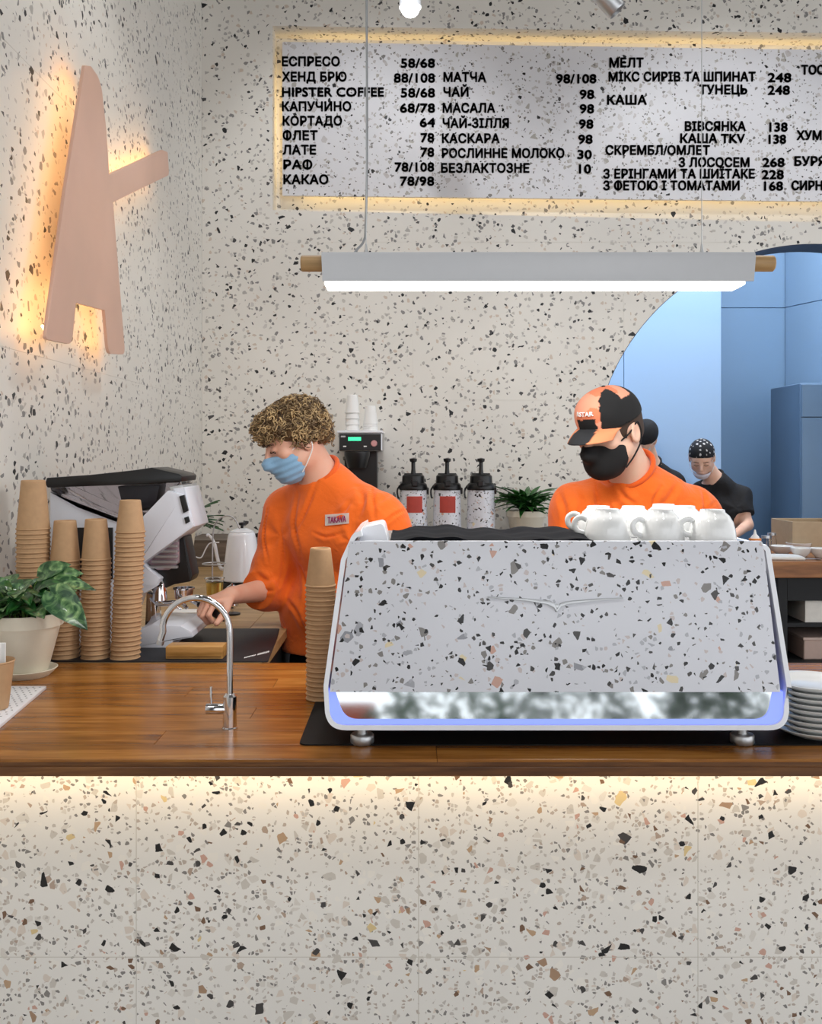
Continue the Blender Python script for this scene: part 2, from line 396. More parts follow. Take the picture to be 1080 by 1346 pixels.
# back wall: tiles cut by the arch and by the menu recess
AX, AZ, AR = 2.297, 1.43, 1.262
def cutters():
    bm = bmesh.new(); n = 96
    pts = [(AX-AR, -.5)] + [(AX-AR*math.cos(math.pi*i/n), AZ+AR*math.sin(math.pi*i/n)) for i in range(n+1)] + [(AX+AR, -.5)]
    bm = prism(pts, .8, 'y', WY-.3)
    arch = bpy.data.objects.new('arch_cut', bpy.data.meshes.new('arch_cut')); bm.to_mesh(arch.data); bm.free(); COL.objects.link(arch)
    a = P(358, 276, WY); c = P(1600, 304, WY); t0 = P(358, 34, WY); t1 = P(1600, 50, WY)
    bm = prism([(a.x, a.z), (c.x, c.z), (t1.x, t1.z), (t0.x, t0.z)], .16+.3, 'y', WY-.3)
    ni = bpy.data.objects.new('recess_cut', bpy.data.meshes.new('recess_cut')); bm.to_mesh(ni.data); bm.free(); COL.objects.link(ni)
    return arch, ni
arch_c, niche_c = cutters()
def carve(bm, cuts, name):
    me = bpy.data.meshes.new(name); bm.to_mesh(me); bm.free(); o = bpy.data.objects.new(name, me); COL.objects.link(o)
    for c in cuts:
        m = o.modifiers.new('b', 'BOOLEAN'); m.operation = 'DIFFERENCE'; m.solver = 'EXACT'; m.object = c
    bpy.context.view_layer.update()
    r = bpy.data.meshes.new_from_object(o.evaluated_get(bpy.context.evaluated_depsgraph_get())); bpy.data.objects.remove(o)
    r.materials.clear(); return r
wb = obj('wall_back', carve(box(LX-.2, 5, WY+.0012, WY+.20, 0, CEILING), [arch_c, niche_c], 'wall_back'), M['wall']); wb['kind'] = 'structure'
xs = [LX+.0+1.2*k for k in range(0, 6)]
for a, b_ in zip(xs, xs[1:]):
    for c, d in zip(zs, zs[1:]):
        x0, x1, z0, z1 = a+G, b_-G, c+G, min(d, CEILING)-G
        bm = box(x0, x1, WY, WY+.0011, z0, z1, .0003)
        cuts = []
        if x1 > AX-AR and z0 < AZ+AR: cuts.append(arch_c)
        if x1 > -.79 and z1 > 2.78: cuts.append(niche_c)
        if cuts:
            me = carve(bm, cuts, 'tile')
            if len(me.polygons) == 0: continue
            obj('tile', me, M['wall'], wb)
        else: obj('tile', bm, M['wall'], wb)
bpy.data.objects.remove(arch_c); bpy.data.objects.remove(niche_c)
# arch lining
n = 64; bm = bmesh.new(); prev = None
pts = [(AX-AR, 0.0)] + [(AX-AR*math.cos(math.pi*i/n), AZ+AR*math.sin(math.pi*i/n)) for i in range(n+1)] + [(AX+AR, 0.0)]
inner = [(AX-(AR-.003), 0.0)] + [(AX-(AR-.003)*math.cos(math.pi*i/n), AZ+(AR-.003)*math.sin(math.pi*i/n)) for i in range(n+1)] + [(AX+AR-.003, 0.0)]
for k in range(len(pts)-1):
    q = [pts[k], pts[k+1], inner[k+1], inner[k]]
    lo = [bm.verts.new((u, WY+.002, v)) for u, v in q]; hi = [bm.verts.new((u, WY+.2, v)) for u, v in q]
    bm.faces.new(lo); bm.faces.new(hi[::-1])
    for i in (0, 2): bm.faces.new((lo[i], hi[i], hi[(i+1) % 4], lo[(i+1) % 4]))
bmesh.ops.recalc_face_normals(bm, faces=bm.faces[:])
struct('trim_1', bm, M['soffit'])
# menu board floating in its recess, warm LED strip behind
t0, t1, b0, b1 = P(371, 55, WY+.07), P(1600, 73, WY+.07), P(371, 257, WY+.07), P(1600, 270, WY+.07)
mb = obj('menu_board', prism([(b0.x, b0.z), (b1.x, b1.z), (t1.x, t1.z), (t0.x, t0.z)], .02, 'y', WY+.07, .001), M['board'])
tag(mb, 'long white terrazzo menu board with black Cyrillic drinks and prices, glowing yellow edges', 'menu board')
obj('bracket', box(-.3, 4.0, WY+.089, WY+.162, 3.2, 3.3), M['white_metal'], mb)
bm = box(b0.x+.12, 4.2, WY+.095, WY+.105, b0.z+.09, b0.z+.10)
bm = box(t0.x+.12, 4.2, WY+.095, WY+.105, t0.z-.16, t0.z-.15, bm=bm); bm = box(b0.x+.10, b0.x+.11, WY+.095, WY+.105, b0.z+.09, t0.z-.15, bm=bm)
obj('led_strip', bm, M['led_menu'], mb)
def line(s, x0, x1, yc, cap=.0545):
    d = WY+.0695; w = (x1-x0)*d/FPX; p = P(x0, yc, d)
    asc = cap
    me = text_mesh('menu_line', s, M['letters'], width=w, cap=cap, bold=.075, depth=.006)
    o = obj('menu_line', me, M['letters'], mb); o.location = (p.x, d-.003, p.z-cap/2)
for s, a, b_, y in [('ЕСПРЕСО', 371, 446, 81), ('ХЕНД БРЮ', 371, 455, 101), ('HIPSTER COFFEE', 371, 504, 121), ('КАПУЧИНО', 371, 461, 140), ('КОРТАДО', 372, 449, 159),
    ('ФЛЕТ', 372, 417, 178), ('ЛАТЕ', 372, 415, 197), ('РАФ', 373, 410, 216.5), ('КАКАО', 373, 431, 236),
    ('58/68', 527, 571, 83), ('88/108', 518, 571, 102.5), ('58/68', 527, 571, 122), ('68/78', 526, 571, 142), ('64', 552, 571, 161), ('78', 553, 570, 181), ('78', 553, 570, 200),
    ('78/108', 519, 570, 219.5), ('78/98', 526, 570, 238),
    ('МАТЧА', 583, 638, 101.5), ('ЧАЙ', 583, 615, 121), ('МАСАЛА', 582, 650, 142), ('ЧАЙ-ЗІЛЛЯ', 582, 668, 162), ('КАСКАРА', 581, 656, 182), ('РОСЛИННЕ МОЛОКО', 581, 741, 201.5), ('БЕЗЛАКТОЗНЕ', 580, 695, 221),
    ('98/108', 731, 783, 103.5), ('98', 762, 780, 124), ('98', 762, 780, 143), ('98', 761, 779, 163), ('98', 760, 778, 183), ('30', 759, 777, 203), ('10', 761, 776, 222),
    ('МЕЛТ', 801, 845, 82.5), ('МІКС СИРІВ ТА ШПИНАТ', 800, 992, 101), ('ТУНЕЦЬ', 919, 981, 118), ('КАША', 798, 849, 131.5), ('ВІВСЯНКА', 900, 979, 166), ('КАША TKV', 894, 978, 182),
    ('СКРЕМБЛ/ОМЛЕТ', 796, 932, 197.5), ('З ЛОСОСЕМ', 892, 984, 213.5), ('З ЕРІНГАМИ ТА ШИЇТАКЕ', 793, 991, 228.5), ('З ФЕТОЮ І ТОМАТАМИ', 793, 971, 244),
    ('248', 1009, 1039, 102), ('248', 1009, 1037, 118.5), ('138', 1011, 1034, 167), ('138', 1010, 1032, 183), ('268', 1002, 1030, 213.5), ('228', 1001, 1029, 229.5), ('168', 1004, 1028, 244.5),
    ('ТОСТ', 1053, 1092, 92), ('ХУМУС', 1047, 1100, 178), ('БУРЯК', 1044, 1096, 212), ('СИРНИКИ', 1040, 1112, 244)]:
    line(s, a, b_, y, .052)

# main counter: wooden top of long staves over a tiled front
FY, BY, CZ = 1.749, 2.565, .90
ct = empty('bar_counter', (0, (FY+BY)/2, 0), 0, 'long wooden bar counter clad in white terrazzo tiles with warm light under its edge', 'counter')
obj('counter_top', box(LX+.002, 1.9, FY+.004, BY, CZ-.022, CZ-.006), M['oak_edge'], ct, (0, -(FY+BY)/2, 0))
ny = 9; w_ = (BY-FY)/ny; rnd = random.Random(3)
for k in range(ny):
    x = LX+.002-rnd.uniform(0, .6)
    while x < 1.9:
        x2 = x+rnd.uniform(1.0, 1.7)
        obj('stave', box(max(x, LX+.002)+.0004, min(x2, 1.9)-.0004, FY+k*w_+.0003, FY+(k+1)*w_-.0003, CZ-.0062, CZ, .0006), M['oak'], ct, (0, -(FY+BY)/2, 0))
        x = x2
obj('edge_strip', box(LX+.002, 1.9, FY, FY+.006, CZ-.033, CZ-.0155, .001), M['oak_edge'], ct, (0, -(FY+BY)/2, 0))
obj('carcass', box(LX+.002, 1.9, FY+.105, BY-.02, .0, CZ-.022), M['black_matte'], ct, (0, -(FY+BY)/2, 0))
PY = FY+.085
for px0, px1 in [(-213, 179), (179, 550), (550, 917), (917, 1288), (1288, 1659), (1659, 1776)]:
    for z0, z1 in [(.474-.555, .474), (.474, CZ-.034), (.0, .474-.555)]:
        z0 = max(z0, 0)
        if z1 <= z0: continue
        x0, x1 = (px0-540)*PY/FPX, (px1-540)*PY/FPX
        x0 = max(x0, LX+.003)
        obj('tile', box(x0+.0008, x1-.0008, PY, PY+.018, z0+.0008, z1-.0008), M['counter_tile'], ct, (0, -(FY+BY)/2, 0))
obj('joint_backing', box(LX+.003, 1.9, PY+.0003, PY+.017, 0, CZ-.034), M['grout'], ct, (0, -(FY+BY)/2, 0))
obj('led_strip', box(LX+.05, 1.9, FY+.028, FY+.036, CZ-.0365, CZ-.0335), M['led'], ct, (0, -(FY+BY)/2, 0))
obj('led_lip', box(LX+.003, 1.9, FY+.006, FY+.108, CZ-.0335, CZ-.022), M['oak_edge'], ct, (0, -(FY+BY)/2, 0))
light('under_counter_light', 'AREA', (.3, FY+.030, CZ-.038), 1.7, (1, .76, .45), rot=(math.radians(30), 0, 0), size=2.9, size_y=.008)

# return counter along the left wall, back counter with ledge
sc_ = empty('side_counter', (-.8, 3.5, 0), 0, 'pale wooden side counter along the left terrazzo wall, holding grinder and black mat', 'counter')
ns = 6
SW = .77
for k in range(ns):
    x0 = LX+.003+k*(SW/ns); obj('plank', box(x0+.0006, x0+SW/ns-.0006, BY+.002, 4.5, CZ-.03, CZ, .0008), M['pale_wood'], sc_, (.8, -3.5, 0))
obj('cabinet', box(LX+.003, -.44, BY+.02, 4.5, 0, CZ-.03), M['black_matte'], sc_, (.8, -3.5, 0))
bc = empty('back_counter', (0, 4.85, 0), 0, 'wooden counter along the back wall with raised ledge for coffee flasks', 'counter')
obj('counter_top', box(LX+.003, 1.0, 4.503, WY-.002, CZ-.03, CZ, .001), M['pale_wood'], bc, (0, -4.85, 0))
obj('cabinet', box(LX+.003, .98, 4.52, WY-.002, 0, CZ-.03), M['black_matte'], bc, (0, -4.85, 0))
obj('ledge', box(LX+.003, 1.0, 4.80, WY-.002, CZ, 1.04, .002), M['walnut'], bc, (0, -4.85, 0))

# glowing sign on the left wall: outline unprojected to the wall plane
def on_left(px, py, off=.085):
    x = LX+off; d = x*FPX/(px-540); return (d, EYE-(py-HY)*d/FPX)
out = [(110, 86), (118, 87), (127, 100), (132, 115), (138, 170), (142, 229), (212, 197), (219, 200), (221, 230), (147, 266), (163, 466), (141, 465), (136, 408), (98, 398), (93, 453), (58, 446), (60, 430), (85, 245)]
poly = [on_left(*p) for p in out]
rad = [.01, .03, .06, .06, 0, .0, .03, .01, .03, 0, .03, .04, .0, .0, .05, .06, .02, 0]
poly = rounded(poly, rad)
sg = obj('wall_sign', prism(poly, .012, 'x', LX+.078, .002), M['sign'])
tag(sg, 'tall copper-pink letter-shaped sign on the left wall with yellow glow behind', 'sign')
cen = Vector((sum(p[0] for p in poly)/len(poly), sum(p[1] for p in poly)/len(poly)))
def inset(poly, t):
    r = []; m = len(poly)
    ar = sum(poly[i][0]*poly[(i+1) % m][1]-poly[(i+1) % m][0]*poly[i][1] for i in range(m))
    sgn = 1 if ar > 0 else -1
    for i in range(m):
        a, p, c = Vector(poly[i-1]), Vector(poly[i]), Vector(poly[(i+1) % m])
        e1, e2 = (p-a).normalized(), (c-p).normalized(); nn = Vector((-e1.y-e2.y, e1.x+e2.x))*sgn
        nn.normalize(); r.append(tuple(p+nn*t))
    return r
ip = inset(resample(poly, True, .05), .042)
obj('led_strip', tube([(LX+.071, u, v) for u, v in ip], .004, 6, closed=True), M['led_sign'], sg)
bm = bmesh.new()
for u, v in [on_left(105, 200, 0), on_left(120, 360, 0), on_left(110, 300, 0)]:
    bm = lathe([(.008, 0), (.008, .080)], 10, bm, Matrix.Translation((LX-.001, u, v)) @ Matrix.Rotation(math.pi/2, 4, 'Y'))
obj('standoff', bm, M['steel'], sg)

# kitchen beyond the arch
KY = 7.5
def wall_panel(name, x0, x1, y, z0, z1, mat, t=.05): return struct(name, box(x0, x1, y, y+t, z0, z1, .002), mat)
kb = wall_panel('wall_kitchen_back', .4, 3.12, KY, 0, 4.2, M['blue_dark'])
zj = EYE+(600-405)*KY/FPX
for x0, x1 in [(.5, 3.11)]:
    obj('panel', box(2.35, x1-.004, KY-.012, KY, .02, zj-.003, .002), M['blue_dark'], kb); obj('panel', box(2.35, x1-.004, KY-.012, KY, zj+.003, 4.1, .002), M['blue_dark'], kb)
# nearer glossy partition
PYk = 6.6; xe = (947-540)*PYk/FPX
kp = struct('wall_partition', box(.4, xe, PYk, PYk+.06, 0, 4.1), M['blue'])
for a, b_ in [(.42, (819-540)*PYk/FPX), ((819-540)*PYk/FPX, xe)]:
    obj('panel', box(a+.002, b_-.002, PYk-.014, PYk, .02, 4.08, .002), M['blue'], kp)
a0 = Vector((3.12, KY, 0)); a1 = Vector((3.9, 5.42, 0)); an = math.atan2(a1.y-a0.y, a1.x-a0.x); L = (a1-a0).length
ks = struct('wall_kitchen_right', box(0, L, -.05, 0, 0, 4.2), M['blue_pale']); ks.location = a0; ks.rotation_euler = (0, 0, an)
obj('panel', box(.004, L-.01, -.062, -.05, .02, zj-.003, .002), M['blue_pale'], ks); obj('panel', box(.004, L-.01, -.062, -.05, zj+.003, 4.1, .002), M['blue_pale'], ks)
struct('ceiling_kitchen', box(.4, 4.2, WY+.2, 8, 4.2, 4.3), M['blue_pale'])
struct('wall_kitchen_left', box(.4, .45, WY+.2, KY, 0, 4.2), M['blue'])
# tall refrigerator
fd = 6.5; fx = (1053-540)*fd/FPX
fr = empty('refrigerator', (fx+.3, fd+.2, 0), 0, 'tall blue-grey steel refrigerator at the right edge beyond the arch', 'refrigerator')
ztop = EYE-(503-HY)*fd/FPX; zs_ = EYE-(549-HY)*fd/FPX
obj('body', box(-.30, .16, -.18, .36, .0, ztop, .006), M['fridge'], fr)
obj('door', box(-.297, .157, -.20, -.18, .1, zs_-.004, .004), M['fridge'], fr); obj('door', box(-.297, .157, -.20, -.18, zs_+.004, ztop-.01, .004), M['fridge'], fr)

# prep table at the arch, with black frame, shelves and boxes
ty0, ty1, tz = 4.62, 5.55, .945; tx0, tx1 = (1004-540)*4.7/FPX, 3.3
pt = empty('prep_table', (2.4, 5.0, 0), 0, 'wooden-topped kitchen table with black metal shelf frame at the arch', 'table')
obj('table_top', box(tx0, tx1, ty0, ty1, tz-.08, tz, .003), M['table_wood'], pt, (-2.4, -5.0, 0))
for x in (tx0+.05, tx1-.09):
    for y in (ty0+.03, ty1-.08): obj('leg', box(x, x+.05, y, y+.05, 0, tz-.08, .002), M['black_matte'], pt, (-2.4, -5.0, 0))
obj('apron', box(tx0+.10, tx1-.09, ty0+.03, ty0+.06, tz-.20, tz-.08), M['black_matte'], pt, (-2.4, -5.0, 0))
for z in (.63, .43, .18): obj('shelf', box(tx0+.05, tx1-.04, ty0+.035, ty1-.035, z-.02, z, .002), M['black_matte'], pt, (-2.4, -5.0, 0))
obj('back_panel', box(tx0+.05, tx1-.04, ty1-.034, ty1-.03, .1, tz-.08), M['black_matte'], pt, (-2.4, -5.0, 0))
obj('side_panel', box(tx0+.052, tx0+.098, ty0+.081, ty1-.081, .1, tz-.08), M['black_matte'], pt, (-2.4, -5.0, 0))
def crate(name, x, y, z, w, d, h, rgb, label, cat='box', open_=True):
    m = plain(name+'_paint', rgb, .6)
    if open_:
        bm = box(x, x+w, y, y+d, z, z+.006)
        for q in [(x, x+.006, y, y+d), (x+w-.006, x+w, y, y+d), (x+.006, x+w-.006, y, y+.006), (x+.006, x+w-.006, y+d-.006, y+d)]: bm = box(*q, z+.006, z+h, .001, bm)
    else: bm = box(x, x+w, y, y+d, z, z+h, .004)
    o = obj(name, bm, m); return tag(o, label, cat)
c1 = crate('storage_tub', 2.02, 4.68, .63, .34, .35, .115, (226, 222, 214), 'white tub on the upper shelf of the kitchen table')
c2 = crate('cardboard_box', 2.03, 4.72, .43, .3, .35, .10, (196, 170, 158), 'pinkish box on the middle shelf of the kitchen table', open_=False)
obj('lid', box(2.025, 2.335, 4.715, 5.075, .53, .545, .002), plain('pale_lid', (206, 182, 170), .6), c2)
c3 = crate('produce_crate', 2.13, 5.1, tz, .3, .3, .17, (176, 154, 124), 'tan crate standing at the back right of the kitchen table')

# ceiling track, spots
tr = empty('ceiling_spotlight', (.0, 5.0, CEILING), 0, 'small round ceiling spotlight glowing white above the menu', 'spotlight')
q = P(539, 10, 4.3)
tr.location = (q.x, q.y, CEILING)
obj('stem', lathe([(.03, -.02), (.03, 0)], 16, lathe([(.006, q.z+.065-CEILING), (.006, -.02)], 10)), M['white_metal'], tr)
hd = obj('lamp_head', lathe([(0, .07), (.030, .068), (.050, .045), (.053, .0), (.047, -.0), (.046, .02)], 24, cap=False), M['white_metal'], tr, (0, 0, q.z-CEILING))
obj('bulb', lathe([(0, .045)]+[(.045*math.sin(math.pi*k/10), .045*math.cos(math.pi*k/10)) for k in range(1, 10)]+[(0, -.045)], 24), M['bulb'], tr, (0, 0, q.z-CEILING))
qa, qb = P(766, -36, 3.6), P(807, 10, 3.6); q = qa
tl = empty('track_lamp', (q.x, q.y, CEILING), 0, 'grey cylindrical track lamp tilted down at the top edge', 'lamp')
obj('mount', box(-.02, .02, -.02, .02, qa.z+.01-CEILING, 0, .002), M['white_metal'], tl)
Rm = Matrix.Translation(qa-Vector((qa.x, qa.y, CEILING))) @ (qb-qa).to_track_quat('Z', 'Y').to_matrix().to_4x4()
ln_ = (qb-qa).length+.02
obj('lamp_head', lathe([(0, -.03), (.036, -.03), (.040, -.025), (.040, ln_-.006), (.036, ln_), (.034, ln_-.02), (0, ln_-.02)], 28, M=Rm), M['aluminium'], tl)
obj('lens', lathe([(0, ln_-.019), (.033, ln_-.019), (.033, ln_-.014), (0, ln_-.012)], 24, M=Rm), M['dark_grey'], tl)

# unseen guests' side, put in to be mirrored in the polished strip
def bush(x, y, r, z0, h, lab, seed, dark=False):
    t = empty('potted_bush', (x, y, 0), 0, lab, 'plant')
    obj('planter', lathe([(0, 0), (r*.5, 0), (r*.62, z0), (r*.58, z0), (r*.56, z0-.03), (0, z0-.03)], 28), M['dark_grey'], t)
    obj('trunk', tube(spline([(0, 0, z0-.04), (.02, .01, z0+.1), (-.01, 0, z0+.3)], 4), .012, 8), M['walnut'], t)
    rr = random.Random(seed); V = []; Q = []
    for k in range(900):
        a, b_ = rr.uniform(0, 6.28), math.acos(rr.uniform(-1, 1)); q = r*rr.uniform(.5, 1); c = Vector((q*math.sin(b_)*math.cos(a), q*math.sin(b_)*math.sin(a), z0+h*.5+h*.5*math.cos(b_)*rr.uniform(.6, 1)))
        u = Vector((rr.gauss(0, 1), rr.gauss(0, 1), rr.gauss(0, .6))).normalized(); w = u.orthogonal().normalized(); L = rr.uniform(.07, .14); i = len(V)
        V += [c-u*L*.5, c+w*L*.2, c+u*L*.5, c-w*L*.2]; Q.append((i, i+1, i+2, i+3))
    me = bpy.data.meshes.new('foliage'); me.from_pydata(V, [], Q); o = obj('foliage', me, M['leaf_dark'] if not dark else M['leaf_plain'], t); o['kind'] = 'stuff'
bush(.25, -2.1, .55, .35, 1.3, 'leafy green bush in a grey planter on the guests side, behind the viewer', 1, True)
bush(1.15, -3.0, .50, .35, 1.2, 'leafy green bush in a grey planter on the guests side, beside the first', 4)
bush(1.85, -2.2, .42, .35, 1.1, 'leafy green bush in a grey planter on the guests side, further right', 2)
st_ = empty('mirrored_stool', (-.42, -2.6, 0), 0, 'orange stool added unseen on the guests side for the polished strip to mirror', 'stool')  # added for the orange patch in the strip's reflection
obj('seat', lathe([(0, .70), (.17, .70), (.19, .73), (.18, .76), (0, .77)], 28), plain('orange_seat', (226, 92, 40), .5), st_)
obj('backrest', box(-.18, .18, -.19, -.165, .80, 1.15, .01), plain('orange_back', (226, 92, 40), .5), st_)
for a in range(4):
    c_, s__ = math.cos(a*math.pi/2+.78), math.sin(a*math.pi/2+.78); obj('leg', tube([(.13*c_, .13*s__, .70), (.20*c_, .20*s__, 0)], .012, 8), M['black_matte'], st_)
for sx in (-.15, .15): obj('back_post', tube([(sx, -.13, .72), (sx, -.178, .9)], .008, 8), M['black_matte'], st_)

pil = struct('column_mirrored', box(-1.15, -.85, -2.9, -2.6, 0, CEILING), M['dark_grey'])  # unseen column, added for the dark end of the strip's reflection

# ------------------------------------------------------------------ pendant lamp over the bar
pd = 2.2; pl_, pr = P(424, 355, pd), P(986, 355, pd)
pn = empty('pendant_lamp', ((pl_.x+pr.x)/2, pd, P(0, 335, pd).z), 0, 'long white trough pendant lamp with wooden ends hanging over the bar', 'lamp')
x0, x1 = pl_.x-pn.location.x, pr.x-pn.location.x
prof = [(-.030, 0), (.030, 0), (.040, -.012), (.052, -.073), (.0485, -.073), (.0365, -.014), (.028, -.0035), (-.028, -.0035), (-.0365, -.014), (-.0485, -.073), (-.052, -.073), (-.040, -.012)]
bm = prism([(v, w) for v, w in prof], x1-x0-.012, 'x', x0)
o = obj('lamp_shade', bm, M['lamp_white'], pn)
for v in o.data.vertices:
    if v.co.x > (x0+x1)/2: v.co.x += .012+.30*(v.co.z+.0)*.5
    else: v.co.x -= .06*(v.co.z)
obj('diffuser', box(x0+.008, x1-.028, -.0445, .0445, -.0800, -.0705, .002), M['diffuser'], pn)
obj('light_tray', box(x0+.006, x1-.02, -.040, .040, -.069, -.05), M['white_metal'], pn)
for s, xa, xb in ((-1, x0-.052, x0+.03), (1, x1-.035, x1+.056)):
    bm = lathe([(0, xa), (.017, xa), (.0195, xa+.003), (.0195, xb-.003), (.017, xb), (0, xb)], 20, M=Matrix.Translation((0, 0, -.021)) @ Matrix.Rotation(math.pi/2, 4, 'Y'))
    obj('wooden_end', bm, M['pale_wood'], pn)
for px in (481, 922):
    x = P(px, 0, pd).x-pn.location.x
    obj('suspension_wire', tube([(x, 0, .004), (x, 0, CEILING-pn.location.z)], .0011, 6), M['aluminium'], pn)
    obj('wire_grip', lathe([(.006, 0), (.006, .004), (.0035, .012), (.002, .026), (0, .026)], 12, M=Matrix.Translation((x, 0, 0))), M['aluminium'], pn)
xc = P(481, 0, pd).x-pn.location.x
top = CEILING-pn.location.z
obj('power_cord', tube(spline([(xc-.031, .0, -.001), (xc-.022, .004, .014), (xc-.006, .006, .035), (xc-.001, .006, .08), (xc+.002, .006, .3), (xc, .006, .8), (xc, .006, 1.4), (xc, .006, top)], 6), .0030, 8), M['cord'], pn)
lg = light('pendant_lamp_light', 'AREA', (pn.location.x, pd, pn.location.z-.083), 10, (1, .98, .95), size=x1-x0-.04, size_y=.08)

# ------------------------------------------------------------------ espresso machine
MD = 1.80; mk = MD/FPX
def mx(px): return (px-540)*mk
def mz(py): return EYE-(py-HY)*mk
em = empty('espresso_machine', (mx(732), MD, CZ), 0, 'large white espresso machine with terrazzo back panel and silver wing emblem on the bar', 'espresso machine')
EO = (-mx(732), -MD, -CZ)
def mo(name, bm, mat, sm=None): 
    return obj(name, bm, mat, em, EO, smooth=sm)
LEAN = .08
def shear(me_o):                                    # the customer side leans back towards the top
    for v in me_o.data.vertices:
        f = max(0, (v.co.z-mz(958))/(mz(710)-mz(958)))
        if v.co.y < MD+.2: v.co.y += LEAN*f
        if v.co.z > mz(905): v.co.x *= 1+LEAN*f/MD; v.co.z = EYE-(EYE-v.co.z)*(1+LEAN*f/MD)
    return me_o
outer = rounded([(mx(1007), mz(716)), (mx(1012), mz(722)), (mx(1040), mz(902)), (mx(1038), mz(960)), (mx(427), mz(960)), (mx(425), mz(902)), (mx(448), mz(735)), (mx(463), mz(702)), (mx(474), mz(697))], [0, .01, .05, .062, .062, .05, .03, .02, 0], 8)
inn = inset(outer, .0095); inn[0] = (mx(1001), mz(718)); inn[-1] = (mx(476), mz(705))
def ring(o_, i_, y0, y1):
    bm = bmesh.new(); m = len(o_)
    A = [[bm.verts.new((p[0], y, p[1])) for p in L_] for L_ in (o_, i_) for y in (y0, y1)]
    for k in range(m-1):
        j = k+1
        bm.faces.new((A[0][k], A[0][j], A[2][j], A[2][k])); bm.faces.new((A[1][k], A[3][k], A[3][j], A[1][j]))
        bm.faces.new((A[0][k], A[1][k], A[1][j], A[0][j])); bm.faces.new((A[2][k], A[2][j], A[3][j], A[3][k]))
    for k in (0, m-1): bm.faces.new((A[0][k], A[2][k], A[3][k], A[1][k]))
    bmesh.ops.recalc_face_normals(bm, faces=bm.faces[:]); return bm
shear(mo('frame', ring(outer, inn, MD, MD+.40), M['white_metal']))
# blue-lit lower band
blo = rounded([(mx(431), mz(912)), (mx(434), mz(953)), (mx(1031), mz(953)), (mx(1034), mz(912))], [0, .054, .054, 0], 10)
bli = rounded([(mx(440), mz(912)), (mx(452), mz(947)), (mx(1011), mz(947)), (mx(1019), mz(912))], [0, .046, .046, 0], 10)
bm = bmesh.new(); m = len(blo)
A = [[bm.verts.new((p[0], y, p[1])) for p in L_] for L_ in (blo, bli) for y in (MD+.004, MD+.03)]
for k in range(m-1):
    j = k+1
    bm.faces.new((A[0][k], A[0][j], A[2][j], A[2][k])); bm.faces.new((A[1][k], A[3][k], A[3][j], A[1][j])); bm.faces.new((A[0][k], A[1][k], A[1][j], A[0][j])); bm.faces.new((A[2][k], A[2][j], A[3][j], A[3][k]))
bmesh.ops.recalc_face_normals(bm, faces=bm.faces[:])
shear(mo('lit_band', bm, M['blue_led']))
mir = rounded([(mx(436), mz(909)), (mx(448), mz(951)), (mx(1014), mz(951)), (mx(1023), mz(909))], [0, .045, .045, 0], 10)
mp = mo('polished_strip', prism(mir, .006, 'y', MD+.010), M['mirror'], 30)
for v in mp.data.vertices: v.co.y += .15*(v.co.z-mz(951))        # leans back, so it mirrors the room in front
pan = [(mx(432), mz(912)), (mx(1029), mz(912)), (mx(1002), mz(714)), (mx(1000), mz(711)), (mx(461), mz(711)), (mx(459), mz(714))]
shear(mo('terrazzo_panel', prism(pan, .012, 'y', MD-.003, .0015), M['machine_tile']))
mo('body', box(mx(448), mx(1012), MD+.13, MD+.46, mz(950), mz(770)), M['white_metal'])
# cup tray, lower at the back where the black cloth lies
mo('cup_tray', box(mx(463)*1.05, mx(1001)*1.05, MD+.100, MD+.46, mz(732), mz(722), .002), M['steel'])
mo('top_case', box(mx(470), mx(1000), MD+.13, MD+.45, mz(772), mz(732), .003), M['black_plastic'])
bm = None
for k in range(3):
    x = mx(560+k*160)
    bm = lathe([(.0, -.06), (.028, -.06), (.033, -.05), (.033, 0), (0, 0)], 24, bm, Matrix.Translation((x, MD+.53, mz(800))))
    bm = box(x-.03, x+.03, MD+.46, MD+.54, mz(800), mz(780), .004, bm)
mo('group_head', bm, M['chrome']); em.children[-1]['kind'] = 'stuff'
mo('drip_tray', box(mx(470), mx(995), MD+.46, MD+.60, mz(948), mz(930), .004), M['steel'])
# white end cover rising over the left side
a, b_, c_, d_ = P(472, 712, 2.0), P(478, 690, 2.0), P(505, 684, 2.0), P(514, 712, 2.0)
bm = prism(rounded([(a.x, a.z-.01), (b_.x, b_.z), (c_.x, c_.z), (d_.x, d_.z-.01)], [.0, .012, .010, 0], 4), .13, 'y', 1.925, .003)
mo('end_cover', bm, M['white_metal'])
# wings emblem
ex, ez = mx(731), mz(796)
L_ = [(mx(640), mz(783.5)), (mx(690), mz(786)), (mx(722), mz(789)), (mx(728), mz(792)), (mx(731), mz(800)), (mx(735), mz(793)), (mx(742), mz(790)), (mx(780), mz(786.5)), (mx(818), mz(785))]
U_ = [(mx(640), mz(784.8)), (mx(690), mz(789)), (mx(718), mz(793.5)), (mx(727), mz(798)), (mx(731), mz(804)), (mx(736), mz(797)), (mx(746), mz(793.3)), (mx(782), mz(789)), (mx(818), mz(786.3))]
bm = prism(L_+U_[::-1], .006, 'y', MD-.0085, .0008)
bm = lathe([(0, 0), (.004, .001), (.0045, .004), (0, .005)], 16, bm, Matrix.Translation((ex, MD-.0035, mz(796))) @ Matrix.Rotation(math.pi/2, 4, 'X'))
shear(mo('wing_emblem', bm, M['aluminium']))
for px, yy in ((476, MD+.045), (975, MD+.045), (500, MD+.44), (960, MD+.44)):
    x = (px-540)*(1.845)/FPX
    bm = lathe([(0, .001), (.022, .001), (.024, .004), (.024, .017), (.022, .020), (.010, .021), (.009, mz(958)-CZ), (0, mz(958)-CZ)], 28, M=Matrix.Translation((x, yy, CZ)))
    mo('foot', bm, M['aluminium'])
